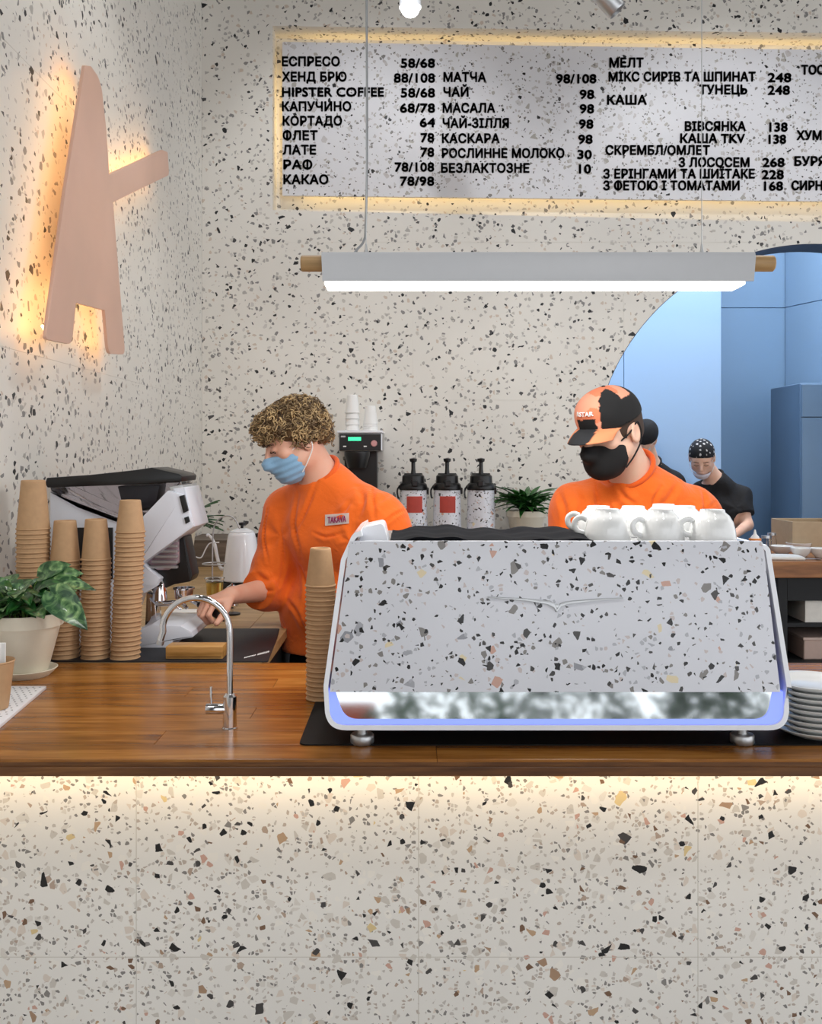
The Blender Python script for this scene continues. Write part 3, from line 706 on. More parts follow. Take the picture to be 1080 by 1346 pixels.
# flat black sheet under the machine, black cloth on top
bm = prism(rounded([(-.225+.0, 1.83), (.87, 1.83), (.85, 2.34), (-.225, 2.34)], .02), .0028, 'z', CZ+.0002)
tag(obj('black_sheet', bm, M['flat_black']), 'flat black sheet under the white espresso machine', 'mat')
# the feet stand on it
for o in em.children:
    pass
bm = bmesh.new(); nx_, ny_ = 60, 14; x0c, x1c = P(513, 700, 1.95).x, P(768, 700, 2.0).x
g = []
for i in range(nx_+1):
    r = []
    for j in range(ny_+1):
        x = x0c+(x1c-x0c)*i/nx_; y = MD+.088+.34*j/ny_
        z = mz(722)+.009+.002*math.sin(x*31+j*.4)+.003*math.sin(x*73+1)+.005*math.exp(-((x-.045)/.05)**2)+.004*math.exp(-((x-.32)/.04)**2)+.002*math.sin(j*1.3+x*20)
        r.append(bm.verts.new((x, y, z)))
    g.append(r)
for i in range(nx_):
    for j in range(ny_): bm.faces.new((g[i][j], g[i+1][j], g[i+1][j+1], g[i][j+1]))
bmesh.ops.recalc_face_normals(bm, faces=bm.faces[:]); bmesh.ops.solidify(bm, geom=bm.faces[:], thickness=.005)
bmesh.ops.recalc_face_normals(bm, faces=bm.faces[:])
tag(obj('bar_cloth', bm, M['bar_cloth'], smooth=80), 'folded black bar cloth spread along the top of the espresso machine', 'cloth')

# ------------------------------------------------------------------ cups on the machine
def coffee_cup():
    t = empty('coffee_cup')
    pr_ = [(0, .064), (.022, .064), (.0235, .068), (.0255, .068), (.027, .062), (.036, .054), (.044, .040), (.0485, .020), (.0505, .002), (.0495, .0), (.0475, .002), (.0455, .020), (.041, .038), (.033, .051), (.022, .058), (0, .059)]
    obj('bowl', lathe(pr_, 40, cap=False), M['ceramic'], t, smooth=60)
    pts = spline([(.044, 0, .044), (.056, 0, .048), (.068, 0, .042), (.071, 0, .030), (.064, 0, .018), (.0475, 0, .012)], 6)
    obj('handle', tube(pts, .0048, 10, flat=1.4), M['ceramic'], t, smooth=80)
    return t
cup0 = coffee_cup(); zt = mz(722)+.0005
spots = [(798, 2.0, 165, 'upside-down white coffee cup at the left front of the machine top'), (868, 1.99, 200, 'upside-down white coffee cup in the front middle of the machine top'), (936, 1.975, 185, 'upside-down white coffee cup at the right front of the machine top'),
         (832, 2.115, 150, 'upside-down white cup in the second row, left, on the machine'), (898, 2.12, 175, 'upside-down white cup in the second row, right, on the machine'), (786, 2.12, 160, 'upside-down white cup at the far left behind the front cups'), (872, 2.20, 170, 'upside-down white cup at the very back of the machine top')]
for i, (px, d, a, lb) in enumerate(spots):
    loc = ((px-540)*d/FPX, d, zt)
    if i == 0: cup0.location = loc; cup0.rotation_euler = (0, 0, math.radians(a)); o = cup0; tag(o, lb, 'cup', 'white cups on the espresso machine')
    else: o = copy_tree(cup0, None, loc, math.radians(a), lb)

# ------------------------------------------------------------------ stacks of paper cups
def cup_mesh(name, R, r, h, mat, lip=.0022):
    """upside down: mouth at z=0, base at z=h"""
    pr_ = [(R-.0015, .0005), (R, .0), (R+lip*.7, .001), (R+lip, .0028), (R+lip*.6, .0046), (R-.0005, .005), (r+.001, h-.006), (r+.0006, h-.002), (r-.001, h), (r-.003, h-.0005), (r-.0042, h-.006), (0, h-.0062)]
    bm = lathe(pr_, 28, cap=False); 
    # inner wall
    inn_ = [(R-.0015, .0005), (r-.0025, h-.009), (0, h-.0092)]
    bm = lathe(inn_, 28, bm, cap=False)
    return obj(name, bm, mat, smooth=40)
ORD = 'zeroth second third fourth fifth sixth seventh eighth ninth tenth eleventh twelfth thirteenth fourteenth fifteenth sixteenth seventeenth eighteenth nineteenth twentieth twenty-first twenty-second twenty-third twenty-fourth twenty-fifth twenty-sixth twenty-seventh twenty-eighth twenty-ninth thirtieth'.split()
stack_specs = [
    # px, front-bottom y or d, R, r, h, pitch, n, lean(px), words
    (43, 2.62, .0455, .0325, .142, .0135, 29, 2, 'leftmost stack behind the potted plant', -1),
    (85, 2.63, .0415, .0300, .118, .0140, 22, 1, 'second stack from the left, behind large leaf', 684),
    (126, 2.625, .0405, .0295, .118, .0139, 22, 1, 'third stack from the left beside the grinder', 682),
    (168, 2.62, .0405, .0285, .094, .0138, 28, 7, 'tall leaning stack before the grinder', 657),
    (422, 2.185, .0355, .0240, .092, .0117, 25, -1, 'stack beside the espresso machine', 720)]
for si, (px, d, R, r, h, pitch, n_, lean, words_, ytop) in enumerate(stack_specs):
    x = (px-540)*d/FPX - lean*d/FPX*.5
    if ytop == -1: ytop = 631
    ztop_ = EYE-(ytop-HY)*d/FPX
    pitch = (ztop_-h-CZ-.0005)/(n_-1)
    base = cup_mesh('paper_cup', R, r, h, M['kraft'])
    for k in range(n_):
        z = CZ+.0005+pitch*k
        f = k/(n_-1)
        loc = (x+lean*d/FPX*f+random.uniform(-.0006, .0006), d+random.uniform(-.0006, .0006), z)
        o = base if k == 0 else link(base.copy())
        o.location = loc; o.rotation_euler = (0, 0, random.uniform(0, 6))
        o['category'] = 'cup'
        if k == n_-1: o['label'] = 'topmost upside-down kraft cup, '+words_
        else: o['label'] = 'kraft cup %s from top, %s' % (ORD[n_-1-k], words_)
        o['group'] = 'paper cups in the '+words_
# two stacks of white paper cups on the brewer
# ------------------------------------------------------------------ batch brewer
bd = 4.92
def bx_(px): return (px-540)*bd/FPX
def bz_(py): return EYE-(py-HY)*bd/FPX
br = empty('coffee_brewer', (bx_(474), bd+.12, 1.04), 0, 'black and steel coffee brewer with green display behind the curly-haired barista', 'coffee maker')
BO = (-bx_(474), -(bd+.12), -1.04)
obj('head', box(bx_(445), bx_(502), bd, bd+.27, bz_(593), bz_(569), .004), M['steel'], br, BO)
obj('control_panel', box(bx_(446), bx_(500.5), bd-.006, bd, bz_(592), bz_(570.5), .002), M['black_plastic'], br, BO)
obj('display', box(bx_(457.5), bx_(474.5), bd-.009, bd-.006, bz_(579.5), bz_(574.5), .001), M['green_lcd'], br, BO)
obj('dial', lathe([(0, .012), (.015, .012), (.018, 0), (0, 0)], 20, M=Matrix.Translation((bx_(491.5), bd-.006, bz_(583))) @ Matrix.Rotation(math.pi/2, 4, 'X')), plain('pink_dial', (206, 150, 150), .4), br, BO)
for px in (453, 480): obj('button', box(bx_(px-2), bx_(px+2), bd-.008, bd-.006, bz_(587.5), bz_(586)), M['white_paper'], br, BO)
obj('mark', box(bx_(448), bx_(454), bd-.0075, bd-.006, bz_(574.8), bz_(572.8)), M['aluminium'], br, BO)
obj('top_tray', box(bx_(443), bx_(503), bd-.012, bd+.28, bz_(569), bz_(566), .002), M['white_metal'], br, BO)
obj('body', box(bx_(450), bx_(494), bd+.15, bd+.27, 1.04, bz_(593), .003), M['black_plastic'], br, BO)
obj('base', box(bx_(447), bx_(500), bd+.0, bd+.27, 1.0405, 1.075, .004), M['steel'], br, BO)
obj('filter_basket', lathe([(0, 0), (.05, 0), (.07, .07), (.07, .09), (0, .09)], 24, M=Matrix.Translation((bx_(468), bd+.075, bz_(593)-.092))), M['black_plastic'], br, BO)
obj('server_flask', lathe([(0, 0), (.06, 0), (.065, .01), (.065, .09), (.045, .115), (0, .115)], 24, M=Matrix.Translation((bx_(471), bd+.075, 1.076))), M['steel'], br, BO)
wbase = cup_mesh('white_paper_cup', .040, .028, .10, M['white_paper'], .0015)
first = True
for px, ys_, lb in ((462, (566, 546, 541.5), 'white paper cup in the left, taller stack on the brewer'), (486, (566, 561, 557.5), 'white paper cup in the right, shorter stack on the brewer')):
    tops = [bz_(566)+.001+k*(.032 if px == 462 else .012) for k in range(4)]
    for k, z in enumerate(tops):
        o = wbase if first else link(wbase.copy()); first = False
        o.location = (bx_(px), bd+.07, z)
        o['label'] = ('topmost ', 'second from top ', 'third from top ', 'lowest ')[3-k]+lb; o['category'] = 'cup'; o['group'] = 'white cups on the brewer'

# ------------------------------------------------------------------ airpots
ad = 4.97
def airpot(px, lab, lb, dz=0, rz=0):
    x = (px-540)*ad/FPX
    t = empty('coffee_airpot', (x, ad, 1.04), rz, lb, 'flask', 'terrazzo coffee flasks on the back ledge')
    zb = EYE-(642-HY)*ad/FPX-1.04; zt_ = EYE-(621-HY)*ad/FPX-1.04
    obj('body', lathe([(0, 0), (.078, 0), (.080, .006), (.078, .05), (.073, zb), (0, zb)], 40), M['machine_tile'], t)
    obj('collar', lathe([(.076, zb-.008), (.078, zb), (.074, zb+.022), (.066, zb+.03), (0, zb+.03)], 36), M['black_plastic'], t)
    obj('lid', lathe([(0, zb+.028), (.062, zb+.028), (.060, zt_-.02), (.05, zt_-.01), (0, zt_-.01)], 32), M['black_plastic'], t)
    obj('spout', box(-.018, .018, -.095, -.05, zb+.012, zb+.045, .006), M['black_plastic'], t)
    pu = obj('pump', lathe([(0, zt_-.012), (.014, zt_-.012), (.011, zt_+.02), (.011, zt_+.055), (.019, zt_+.06), (.021, zt_+.075), (0, zt_+.08)], 20), M['black_plastic'], t)
    obj('lever', box(-.05, .05, -.008, .008, zt_-.02, zt_-.004, .003), M['black_plastic'], t)
    obj('handle', tube(spline([(-.074, 0, zb+.015), (-.088, -.01, zb-.01), (-.086, -.03, zb-.045), (-.080, -.03, zb-.05)]), .005, 8), M['black_plastic'], t)
    obj('side_clip', box(.072, .084, -.012, .012, zb-.03, zb+.005, .003), M['black_plastic'], t)
    if lab:
        bm = bmesh.new(); rr = .0775; k = 10; h0, h1 = zb-.128, zb-.040
        va = [[bm.verts.new((rr*math.sin(a_), -rr*math.cos(a_), z)) for z in (h0, h1)] for a_ in [math.radians(-33+66*i/k) for i in range(k+1)]]
        for i in range(k): bm.faces.new((va[i][0], va[i+1][0], va[i+1][1], va[i][1]))
        bmesh.ops.solidify(bm, geom=bm.faces[:], thickness=-.001); bmesh.ops.recalc_face_normals(bm, faces=bm.faces[:])
        q = obj('label_sticker', bm, plain('coral_sticker', (232, 104, 92), .6), t, smooth=80)
    return t
airpot(543, True, 'terrazzo coffee flask with coral label, leftmost of three, partly behind orange shoulder', 0, .1)
airpot(587.5, True, 'terrazzo coffee flask with coral label, fully visible in the middle of three', 0, 0)
airpot(632, False, 'terrazzo coffee flask without a label beside the potted plant', 0, -.1)

# ------------------------------------------------------------------ plants
def leaf_mesh(name, w, l, fold, droop, mat, heart=True, seed=0):
    bm = bmesh.new(); nl, nw = 10, 6; rows = []; rr = random.Random(seed)
    ph = rr.uniform(0, 6)
    for i in range(nl+1):
        t = i/nl
        half = w/2*(math.sin(math.pi*min(1, t**(.62 if heart else .9)))**(.8 if heart else 1.0))*(1.08 if heart else 1)
        if i == nl: half = .0004
        if i == 0: half = w*.06
        row = []
        for j in range(nw+1):
            u = -1+2*j/nw
            y = t*l - (abs(u)**2*l*.10*(1-t) if heart else 0)
            row.append(bm.verts.new((u*half, y, abs(u)*half*fold-droop*l*t*t+.03*l*math.sin(5*t+ph+2*u)*abs(u))))
        rows.append(row)
    for i in range(nl):
        for j in range(nw): bm.faces.new((rows[i][j], rows[i][j+1], rows[i+1][j+1], rows[i+1][j]))
    me = bpy.data.meshes.new(name); bm.to_mesh(me); bm.free(); me.materials.append(mat)
    me.polygons.foreach_set('use_smooth', [True]*len(me.polygons)); return me
def put_leaf(me, parent, base, direc, up, s=1.0, name='leaf'):
    o = link(bpy.data.objects.new(name, me), parent)
    y = Vector(direc).normalized(); x = y.cross(Vector(up)).normalized(); z = x.cross(y)
    Mx = Matrix((x, y, z)).transposed().to_4x4(); o.matrix_local = Matrix.Translation(base) @ Mx @ Matrix.Scale(s, 4); return o
def pot(t, R, r, h, rim, n=48, saucer=True, mat=None):
    mat = mat or M['pot']
    z0 = .012 if saucer else 0
    obj('pot', lathe([(0, z0), (r, z0), (r+.002, z0+.003), (R-.006, h-rim), (R-.005, h-rim+.002), (R+.001, h-rim+.002), (R+.002, h-.002), (R, h), (R-.005, h-.001), (R-.009, h-.02), (0, h-.02)], n), mat, t)
    obj('soil', lathe([(0, h-.008), (R-.010, h-.014), (R-.012, h-.019), (0, h-.019)], 24), M['soil'], t)
    if saucer:
        obj('saucer', lathe([(0, 0), (r*1.10, 0), (r*1.45, .018), (r*1.47, .020), (r*1.43, .021), (r*1.08, .0105), (0, .0105)], n), mat, t)
# front-left variegated plant
pdp = 2.42
c = P(34, 0, pdp); s_ = pdp/FPX
vp = empty('potted_plant', (c.x, pdp, CZ), 0, 'variegated green plant in cream plastic pot with saucer beside the cup stacks', 'plant')
pot(vp, 46*s_, 27*s_, .168, .036)
lv = [leaf_mesh('leaf', .058, .085, .35, .25, M['leaf'], True, k) for k in range(3)]+[leaf_mesh('leaf', .045, .080, .5, .35, M['leaf_plain'], True, k+5) for k in range(2)]
big = leaf_mesh('leaf', .070, .125, .22, .18, M['leaf'], True, 11)
def lp(px, py, d): return P(px, py, d)-vp.location
rl = random.Random(12); stems = None
def stem_leaf(base, tip, ldir, up, me, s=1.0):
    global stems
    mid = (base+tip)/2+Vector((0, 0, .015)); stems = tube(spline([base, mid, tip], 5), .0016, 6, stems)
    put_leaf(me, vp, tip, ldir, up, s)
stem_leaf(lp(52, 795, 2.42), lp(66, 778, 2.34), (.75, -.15, -.62), (.35, -.8, .45), big, 1.08)
stem_leaf(lp(48, 795, 2.42), lp(68, 768, 2.40), (1, -.05, .02), (0, -.45, .9), big, .92)
stem_leaf(lp(40, 795, 2.43), lp(52, 758, 2.43), (.75, -.1, .45), (-.3, -.75, .6), lv[0], 1.0)
stem_leaf(lp(40, 795, 2.45), lp(70, 760, 2.46), (.9, .1, .25), (-.1, -.75, .6), lv[1], .9)
for k in range(60):
    a = rl.uniform(0, 2*math.pi); rr = rl.uniform(.0, .075)
    base = Vector((rr*.6*math.cos(a), rr*.6*math.sin(a), .158))
    tip = Vector((rr*1.1*math.cos(a), rr*1.1*math.sin(a), .158+rl.uniform(.015, .085)))
    dr = Vector((math.cos(a+rl.uniform(-.6, .6)), math.sin(a+rl.uniform(-.6, .6))-.2, rl.uniform(-.3, .8)))
    stem_leaf(base, tip, dr, (rl.uniform(-.3, .3), -.6, .9), rl.choice(lv), rl.uniform(.65, .98))
so = obj('stems', stems, plain('stem_green', (96, 132, 60), .5), vp, smooth=60); so['kind'] = 'stuff'
# plant in cream pot on the back ledge
def simple_plant(name, px, ptop, w_top, w_bot, pbot, d, zb, lab, nleaf, lmat, lw, ll, spread, height, seed, saucer, upright=.5, side=-2):
    x = (px-540)*d/FPX; s = d/FPX; h = EYE-(ptop-HY)*s-zb
    t = empty(name, (x, d, zb), 0, lab, 'plant')
    pot(t, w_top/2*s, w_bot/2*s, h, .035, 36, saucer)
    rr = random.Random(seed); ms = [leaf_mesh('leaf', lw, ll, .4, .45, lmat, False, k) for k in range(3)]
    for k in range(nleaf):
        a = rr.uniform(0, 2*math.pi); q = rr.uniform(0, 1)
        while math.cos(a) < side: a = rr.uniform(0, 2*math.pi)
        base = Vector((math.cos(a)*spread*.35*q, math.sin(a)*spread*.35*q, h-.012+rr.uniform(0, height*.35)))
        dr = Vector((math.cos(a), math.sin(a), rr.uniform(upright*.3, upright*2)))
        put_leaf(rr.choice(ms), t, base, dr, (0, 0, 1), rr.uniform(.7, 1.15))
    return t
simple_plant('potted_plant', 691, 671, 50, 38, 0, 5.0, 1.04, 'bushy green plant in cream pot behind the machine, between flasks and capped barista', 110, M['leaf_plain'], .032, .15, .11, .20, 4, False, .8)
simple_plant('potted_plant', 238, 690, 40, 22, 0, 4.35, CZ, 'spiky green plant in slim white pot near the corner behind the grinder', 34, M['leaf_dark'], .018, .17, .05, .05, 9, True, .9, -.15)

# ------------------------------------------------------------------ things on the bar
# chrome tap
fdp = 1.945
c = P(302, 0, fdp)
tp = empty('water_tap', (c.x, fdp, CZ), 0, 'slim chrome gooseneck water tap rising from the wooden bar', 'tap')
s_ = fdp/FPX
h = lambda py: EYE-(py-HY)*s_-CZ
obj('body', lathe([(0, 0), (.0165, 0), (.0165, .003), (.0145, .005), (.0145, h(915)), (.010, h(912)), (0, h(912))], 24), M['chrome'], tp)
R_ = .072; zc = h(830)
pts = [(0, 0, h(914)), (0, 0, zc-.06), (0, 0, zc)]+[(-R_+R_*math.cos(a), -.03*math.sin(a/2)**2*0, zc+R_*math.sin(a)) for a in [math.pi*k/16 for k in range(1, 16)]]+[(-2*R_+.002, 0, zc), (-2*R_-.004, 0, zc-.02)]
obj('spout', tube(pts, .0068, 14), M['chrome'], tp, smooth=80)
obj('nozzle', tube([(-2*R_-.003, 0, zc-.019), (-2*R_-.005, 0, zc-.028)], .0078, 14), M['steel'], tp)
lvb = obj('valve', lathe([(0, 0), (.0105, 0), (.0115, .004), (.0115, .045), (.0, .045)], 20, M=Matrix.Translation((-.005, 0, h(932))) @ Matrix.Rotation(-math.pi/2, 4, 'Y')), M['chrome'], tp)
obj('lever', tube([(-.040, 0, h(932)), (-.040, 0, h(903))], [.0035, .0030], 10), M['chrome'], lvb)
# perforated white tray at the left edge
z0 = CZ
def cp(px, py):                                            # a point on the bar top
    d = FPX*(EYE-CZ)/(py-HY); return ((px-540)*d/FPX, d)
q = [cp(60, 905), cp(3, 905), cp(-70, 905), cp(-70, 960), cp(0, 954)]
pw = [cp(61, 906), cp(-90, 906), cp(-90, 985), cp(-32, 985)]
tray = obj('perforated_tray', prism(pw, .008, 'z', CZ+.0005, .001), M['white_metal'])
tag(tray, 'white tray with small dark holes at the left edge of the bar', 'tray')
bm = None
e0, e1 = Vector(pw[0]), Vector(pw[3]); u = (e1-e0).normalized(); v = Vector((-1, 0))
for i in range(16):
    for j in range(14):
        p = e0+u*(.014+.017*i)+v*(.012+.0165*j+(.008 if i % 2 else 0))
        if p.x < pw[1][0]+.01: continue
        bm = lathe([(0, 0), (.0028, 0), (.0028, .0006), (0, .0006)], 3, bm, Matrix.Translation((p.x, p.y, CZ+.0084)) @ Matrix.Rotation(i*1.0, 4, 'Z'))
ho = obj('holes', bm, M['dark_grey'], tray); ho['kind'] = 'stuff'
# kraft cup with wrapped stirrers
d = 2.07; x = (-8-540)*d/FPX
cupm = empty('stirrer_cup', (x, d, CZ+.0095), 0, 'kraft paper cup at the left edge holding white-wrapped sticks', 'cup')
obj('cup', lathe([(0, 0), (.030, 0), (.031, .002), (.043, .104), (.045, .106), (.044, .109), (.0425, .106), (.030, .006), (0, .006)], 32), M['kraft'], cupm)
rs = random.Random(5); sb = []
for k in range(11):
    a = k*2.4; r0 = .006+.0022*k*.9; bx2, by2 = r0*math.cos(a)*.8, r0*math.sin(a)*.8
    o = obj('wrapped_stick', box(-.0065, .0065, -.0015, .0015, 0, rs.uniform(.128, .145), .001), M['white_paper'])
    o.rotation_euler = (rs.uniform(-.03, .03), by2*0+.0, rs.uniform(0, 3)); o.parent = cupm; o.location = (bx2*1.0, by2, .008)
    o.name = 'wrapped_stick'
# stack of plates at the right
def plate():
    return obj('plate', lathe([(0, 0), (.045, 0), (.048, .004), (.062, .008), (.083, .019), (.084, .021), (.082, .0215), (.060, .0115), (.046, .0085), (0, .008)], 48), M['ceramic'], smooth=60)
p0 = plate(); d = 1.90
for k in range(9):
    o = p0 if k == 0 else link(p0.copy())
    o.location = (.838+random.uniform(-.001, .001), d, CZ+.0005+.0117*k)
    o['category'] = 'plate'; o['group'] = 'white plates stacked at the right of the bar'
    o['label'] = 'topmost white plate of the stack at the right edge of the bar' if k == 8 else 'white plate, %s from top of the stack at the right edge of the bar' % ORD[8-k]

# ------------------------------------------------------------------ coffee grinder
gd = 2.80
def gx(px): return (px-540)*gd/FPX
def gz(py): return EYE-(py-HY)*gd/FPX
gr = empty('coffee_grinder', (gx(150), gd+.1, CZ), 0, 'white coffee grinder with black-lidded clear bean hopper behind the paper cups', 'coffee grinder')
GO = (-gx(150), -(gd+.1), -CZ)
def gp(name, pts_, y0, t, mat, bev=.003, rd=0, sm=None):
    return obj(name, prism(rounded([(gx(a), gz(b)) for a, b in pts_], rd) if rd else [(gx(a), gz(b)) for a, b in pts_], t, 'y', y0, bev), mat, gr, GO, smooth=sm)
gp('rear_body', [(62, 645), (100, 666), (148, 684), (182, 690), (182, 760), (150, 850), (64, 850)], gd+.02, .16, M['grinder_white'], .004, .004)
gp('rear_black_interior', [(99, 694), (146, 694), (146, 762), (99, 762)], gd+.012, .01, M['black_plastic'], .001)  # black plate on the body for the grinder's black interior
gp('head', [(178, 690), (222, 644), (243, 650), (256, 692), (214, 722), (181, 746)], gd-.015, .21, M['grinder_white'], .006, .008)
gp('front_face', [(227, 642), (243, 640), (257, 692), (243, 700)], gd-.005, .19, M['grinder_white'], .004, .004)
for nm, q in (('display', [(237.5, 652), (244, 650), (249.5, 671), (243, 674)]), ('button', [(244, 680), (249.5, 678), (251.5, 685), (246, 688)])):
    gp(nm, q, gd-.021, .012, M['black_plastic'], .001)
gp('top_clip', [(222, 640), (240, 637), (243, 648), (228, 652)], gd+.0, .18, M['aluminium'], .002)
gp('hopper', [(64, 638), (238, 634), (222, 650), (196, 676), (184, 689), (160, 684), (124, 674), (96, 662), (66, 645)], gd+.005, .17, M['smoke'], .004, .004)
gp('bean_guard', [(150, 640), (206, 638), (200, 664), (180, 672), (156, 664)], gd+.04, .10, M['dark_grey'], .003)
gp('hopper_neck', [(164, 674), (186, 677), (186, 700), (170, 694)], gd+.03, .12, M['dark_grey'], .003)
gp('hopper_lid', [(62, 628), (120, 624), (176, 618), (200, 614.5), (236, 623), (240, 626), (239, 633), (200, 636), (63, 641), (60, 636)], gd-.006, .19, M['black_plastic'], .004)
gp('motor_cover', [(186, 745), (222, 716), (236, 706), (247, 760), (244, 768), (222, 772), (208, 778), (196, 786), (190, 776)], gd+.06, .09, M['black_plastic'], .004, .006)
ff = gp('cooling_fins', [(187, 742), (218, 712), (229, 708), (230, 742), (216, 752), (200, 752)], gd+.052, .012, plain('fin_metal', (176, 150, 156), .35, metal=.5), .002)
bm = None
for k in range(6):
    y = 712+k*7; a = 190+max(0, (5-k)*4.2); bm = box(gx(a), gx(229), gd+.036, gd+.052, gz(y+2.2), gz(y-1.2), .0015, bm)
fo = obj('fin', bm, M['aluminium'], gr, GO); fo['kind'] = 'stuff'
gp('spout_cover', [(182, 738), (196, 752), (208, 762), (204, 772), (186, 782), (178, 770)], gd+.02, .09, M['grinder_white'], .004, .004)
obj('chute', lathe([(0, 0), (.024, 0), (.018, .05), (.012, .06), (0, .06)], 20, M=Matrix.Translation((gx(204), gd+.05, gz(792)))), M['chrome'], gr, GO)
bm = tube([(gx(186), gd+.05, gz(760)), (gx(200), gd+.035, gz(772)), (gx(208), gd+.03, gz(770))], .008, 10)
obj('clamp', bm, M['chrome'], gr, GO)
gp('neck', [(186, 782), (198, 786), (200, 826), (184, 832)], gd+.05, .06, M['chrome'], .003)
bm = tube(spline([(gx(192), gd+.05, gz(790)), (gx(205), gd+.02, gz(796)), (gx(222), gd+.01, gz(796)), (gx(236), gd+.02, gz(802))]), .0045, 10)
bm = tube(spline([(gx(192), gd+.09, gz(790)), (gx(205), gd+.09, gz(797)), (gx(222), gd+.09, gz(797)), (gx(236), gd+.08, gz(802))]), .0045, 10, bm)
obj('portafilter_fork', bm, M['chrome'], gr, GO, smooth=60)
gp('base', [(184, 848), (184, 826), (205, 817), (243, 819), (257, 826), (259, 834), (233, 838), (231, 848)], gd-.05, .22, M['grinder_white'], .005, .006)
obj('base_plate', box(gx(64), gx(232), gd-.03, gd+.2, CZ+.0045, CZ+.02, .003), M['grinder_white'], gr, GO)
# corner mat, block
def cpp(px, py, z=CZ):
    d = FPX*(EYE-z)/(py-HY); return ((px-540)*d/FPX, d)
mt = obj('tamping_mat', prism(rounded([(-1.05, BY+.004), cpp(352, 871), (cpp(362, 846)), (-.425, 2.9), (-.44, 3.06), (-1.05, 3.06)], .01), .0035, 'z', CZ+.0004, .0008), M['navy_mat'])
tag(mt, 'dark navy rubber mat on the side counter with small white writing', 'mat')
# the writing on it is too blurred to read: small slanting white strokes
bm = None; rs = random.Random(8)
for k in range(17):
    px = 321+k*1.95; py = 866.3-k*.49; hgt = 1.3 if k < 8 else 2.2
    a = cpp(px, py+hgt*.5); b_ = cpp(px+.7, py-hgt*.5)
    if k == 8: continue
    bm = tube([(a[0], a[1], CZ+.0042), (b_[0], b_[1], CZ+.0042)], .0009, 4, bm)
    c2_ = cpp(px+1.4, py+rs.uniform(-.6, .6)); bm = tube([(a[0], a[1], CZ+.0042), (c2_[0], c2_[1], CZ+.0042)], .0008, 4, bm)
q = obj('printed_mark', bm, M['white_paper'], mt); q['kind'] = 'stuff'
wbx0, wbx1 = (218-540)*2.60/FPX, (293-540)*2.60/FPX
wb_ = obj('tamper_block', box(wbx0, wbx1, 2.595, 2.66, CZ+.0042, EYE-(850-HY)*2.595/FPX, .003, seg=2), M['block'])
tag(wb_, 'small light wooden block on the dark mat behind the tap', 'block')
obj('groove', box(wbx0+.004, wbx1-.004, 2.5945, 2.5956, CZ+.009, CZ+.011), M['oak_edge'], wb_)
# portafilter held by the barista is built with him
# ------------------------------------------------------------------ hand-brew corner
def thing_at(name, px, d, z, lab, cat, rz=0): return empty(name, ((px-540)*d/FPX, d, z), rz, lab, cat)
kd = 3.9
kt = thing_at('kettle', 318, kd, CZ+.052, 'white gooseneck kettle standing behind the curly-haired barista', 'kettle')
obj('body', lathe([(0, 0), (.082, 0), (.084, .004), (.080, .03), (.060, .19), (.056, .20), (.05, .205), (0, .205)], 40), M['white_metal'], kt)
obj('lid', lathe([(.05, .203), (.052, .208), (.02, .222), (0, .222)], 30), M['white_metal'], kt)
obj('lid_knob', lathe([(.006, .22), (.006, .232), (.014, .236), (.014, .246), (0, .248)], 20), M['black_plastic'], kt)
obj('spout', tube(spline([(-.070, 0, .045), (-.092, -.005, .055), (-.105, -.005, .10), (-.118, -.005, .16), (-.140, -.005, .192), (-.150, -.005, .19)], 6), [.009]*6+[.0075]*12+[.006]*13, 12), M['white_metal'], kt, smooth=80)
obj('handle', tube(spline([(.055, 0, .19), (.10, 0, .195), (.115, 0, .15), (.10, 0, .06), (.085, 0, .05)], 6), .009, 10), M['black_plastic'], kt, smooth=80)
kb_ = thing_at('hot_plate', 318, kd, CZ, 'round black heating plate under the white kettle', 'hot plate')
obj('plate', lathe([(0, 0), (.088, 0), (.092, .01), (.09, .048), (.07, .0515), (0, .0515)], 36), M['black_plastic'], kb_)
dr = thing_at('dripper_stand', 281, 3.7, CZ, 'thin wire dripper stand arching up beside the white kettle', 'stand')
k = 3.7/FPX
def kk(px, py, dy=0): return ((px-281)*k, dy, EYE-(py-HY)*k-CZ)
obj('post', tube(spline([(kk(279, 792)[0], 0, .003), kk(279, 745), kk(280, 700), kk(286, 684), kk(298, 678), kk(308, 682), kk(315, 695)], 6), .0030, 8), M['steel'], dr, smooth=80)
obj('ring', tube([(.045*math.cos(a), .045*math.sin(a), kk(0, 741)[2]) for a in [2*math.pi*i/24 for i in range(24)]], .003, 8, closed=True), M['steel'], dr, smooth=80)
obj('cross_wire', tube(spline([kk(254, 731), kk(264, 733), kk(270, 722), kk(276, 714), kk(288, 713)], 5), .0026, 8), M['white_metal'], dr, smooth=80)
obj('base', lathe([(0, 0), (.05, 0), (.05, .004), (0, .005)], 28), M['steel'], dr)
fl = thing_at('filter_cup', 282, 3.45, CZ, 'small gold-banded glass cup beside the barista hand', 'cup')
obj('glass', lathe([(0, 0), (.020, 0), (.024, .004), (.030, .10), (.036, .118), (.040, .12), (.038, .122), (.028, .10), (.020, .008), (0, .008)], 28), M['clear'], fl, smooth=60)
obj('gold_band', lathe([(.0285, .060), (.0300, .060), (.0325, .105), (.0310, .105)], 28, cap=False), plain('brass', (206, 176, 96), .25, metal=.9), fl)
obj('coffee', lathe([(0, .01), (.0195, .01), (.026, .058), (0, .058)], 24), plain('milky_coffee', (196, 160, 110), .3), fl)
wh = thing_at('steel_stand', 305, 3.35, CZ, 'small chrome milk-tool rack in front of the kettle', 'rack')
k = 3.35/FPX
obj('base', lathe([(0, 0), (.03, 0), (.03, .006), (0, .007)], 24), M['black_plastic'], wh)
obj('post', tube([(0, 0, .004), (0, 0, .115)], .0045, 8), M['chrome'], wh)
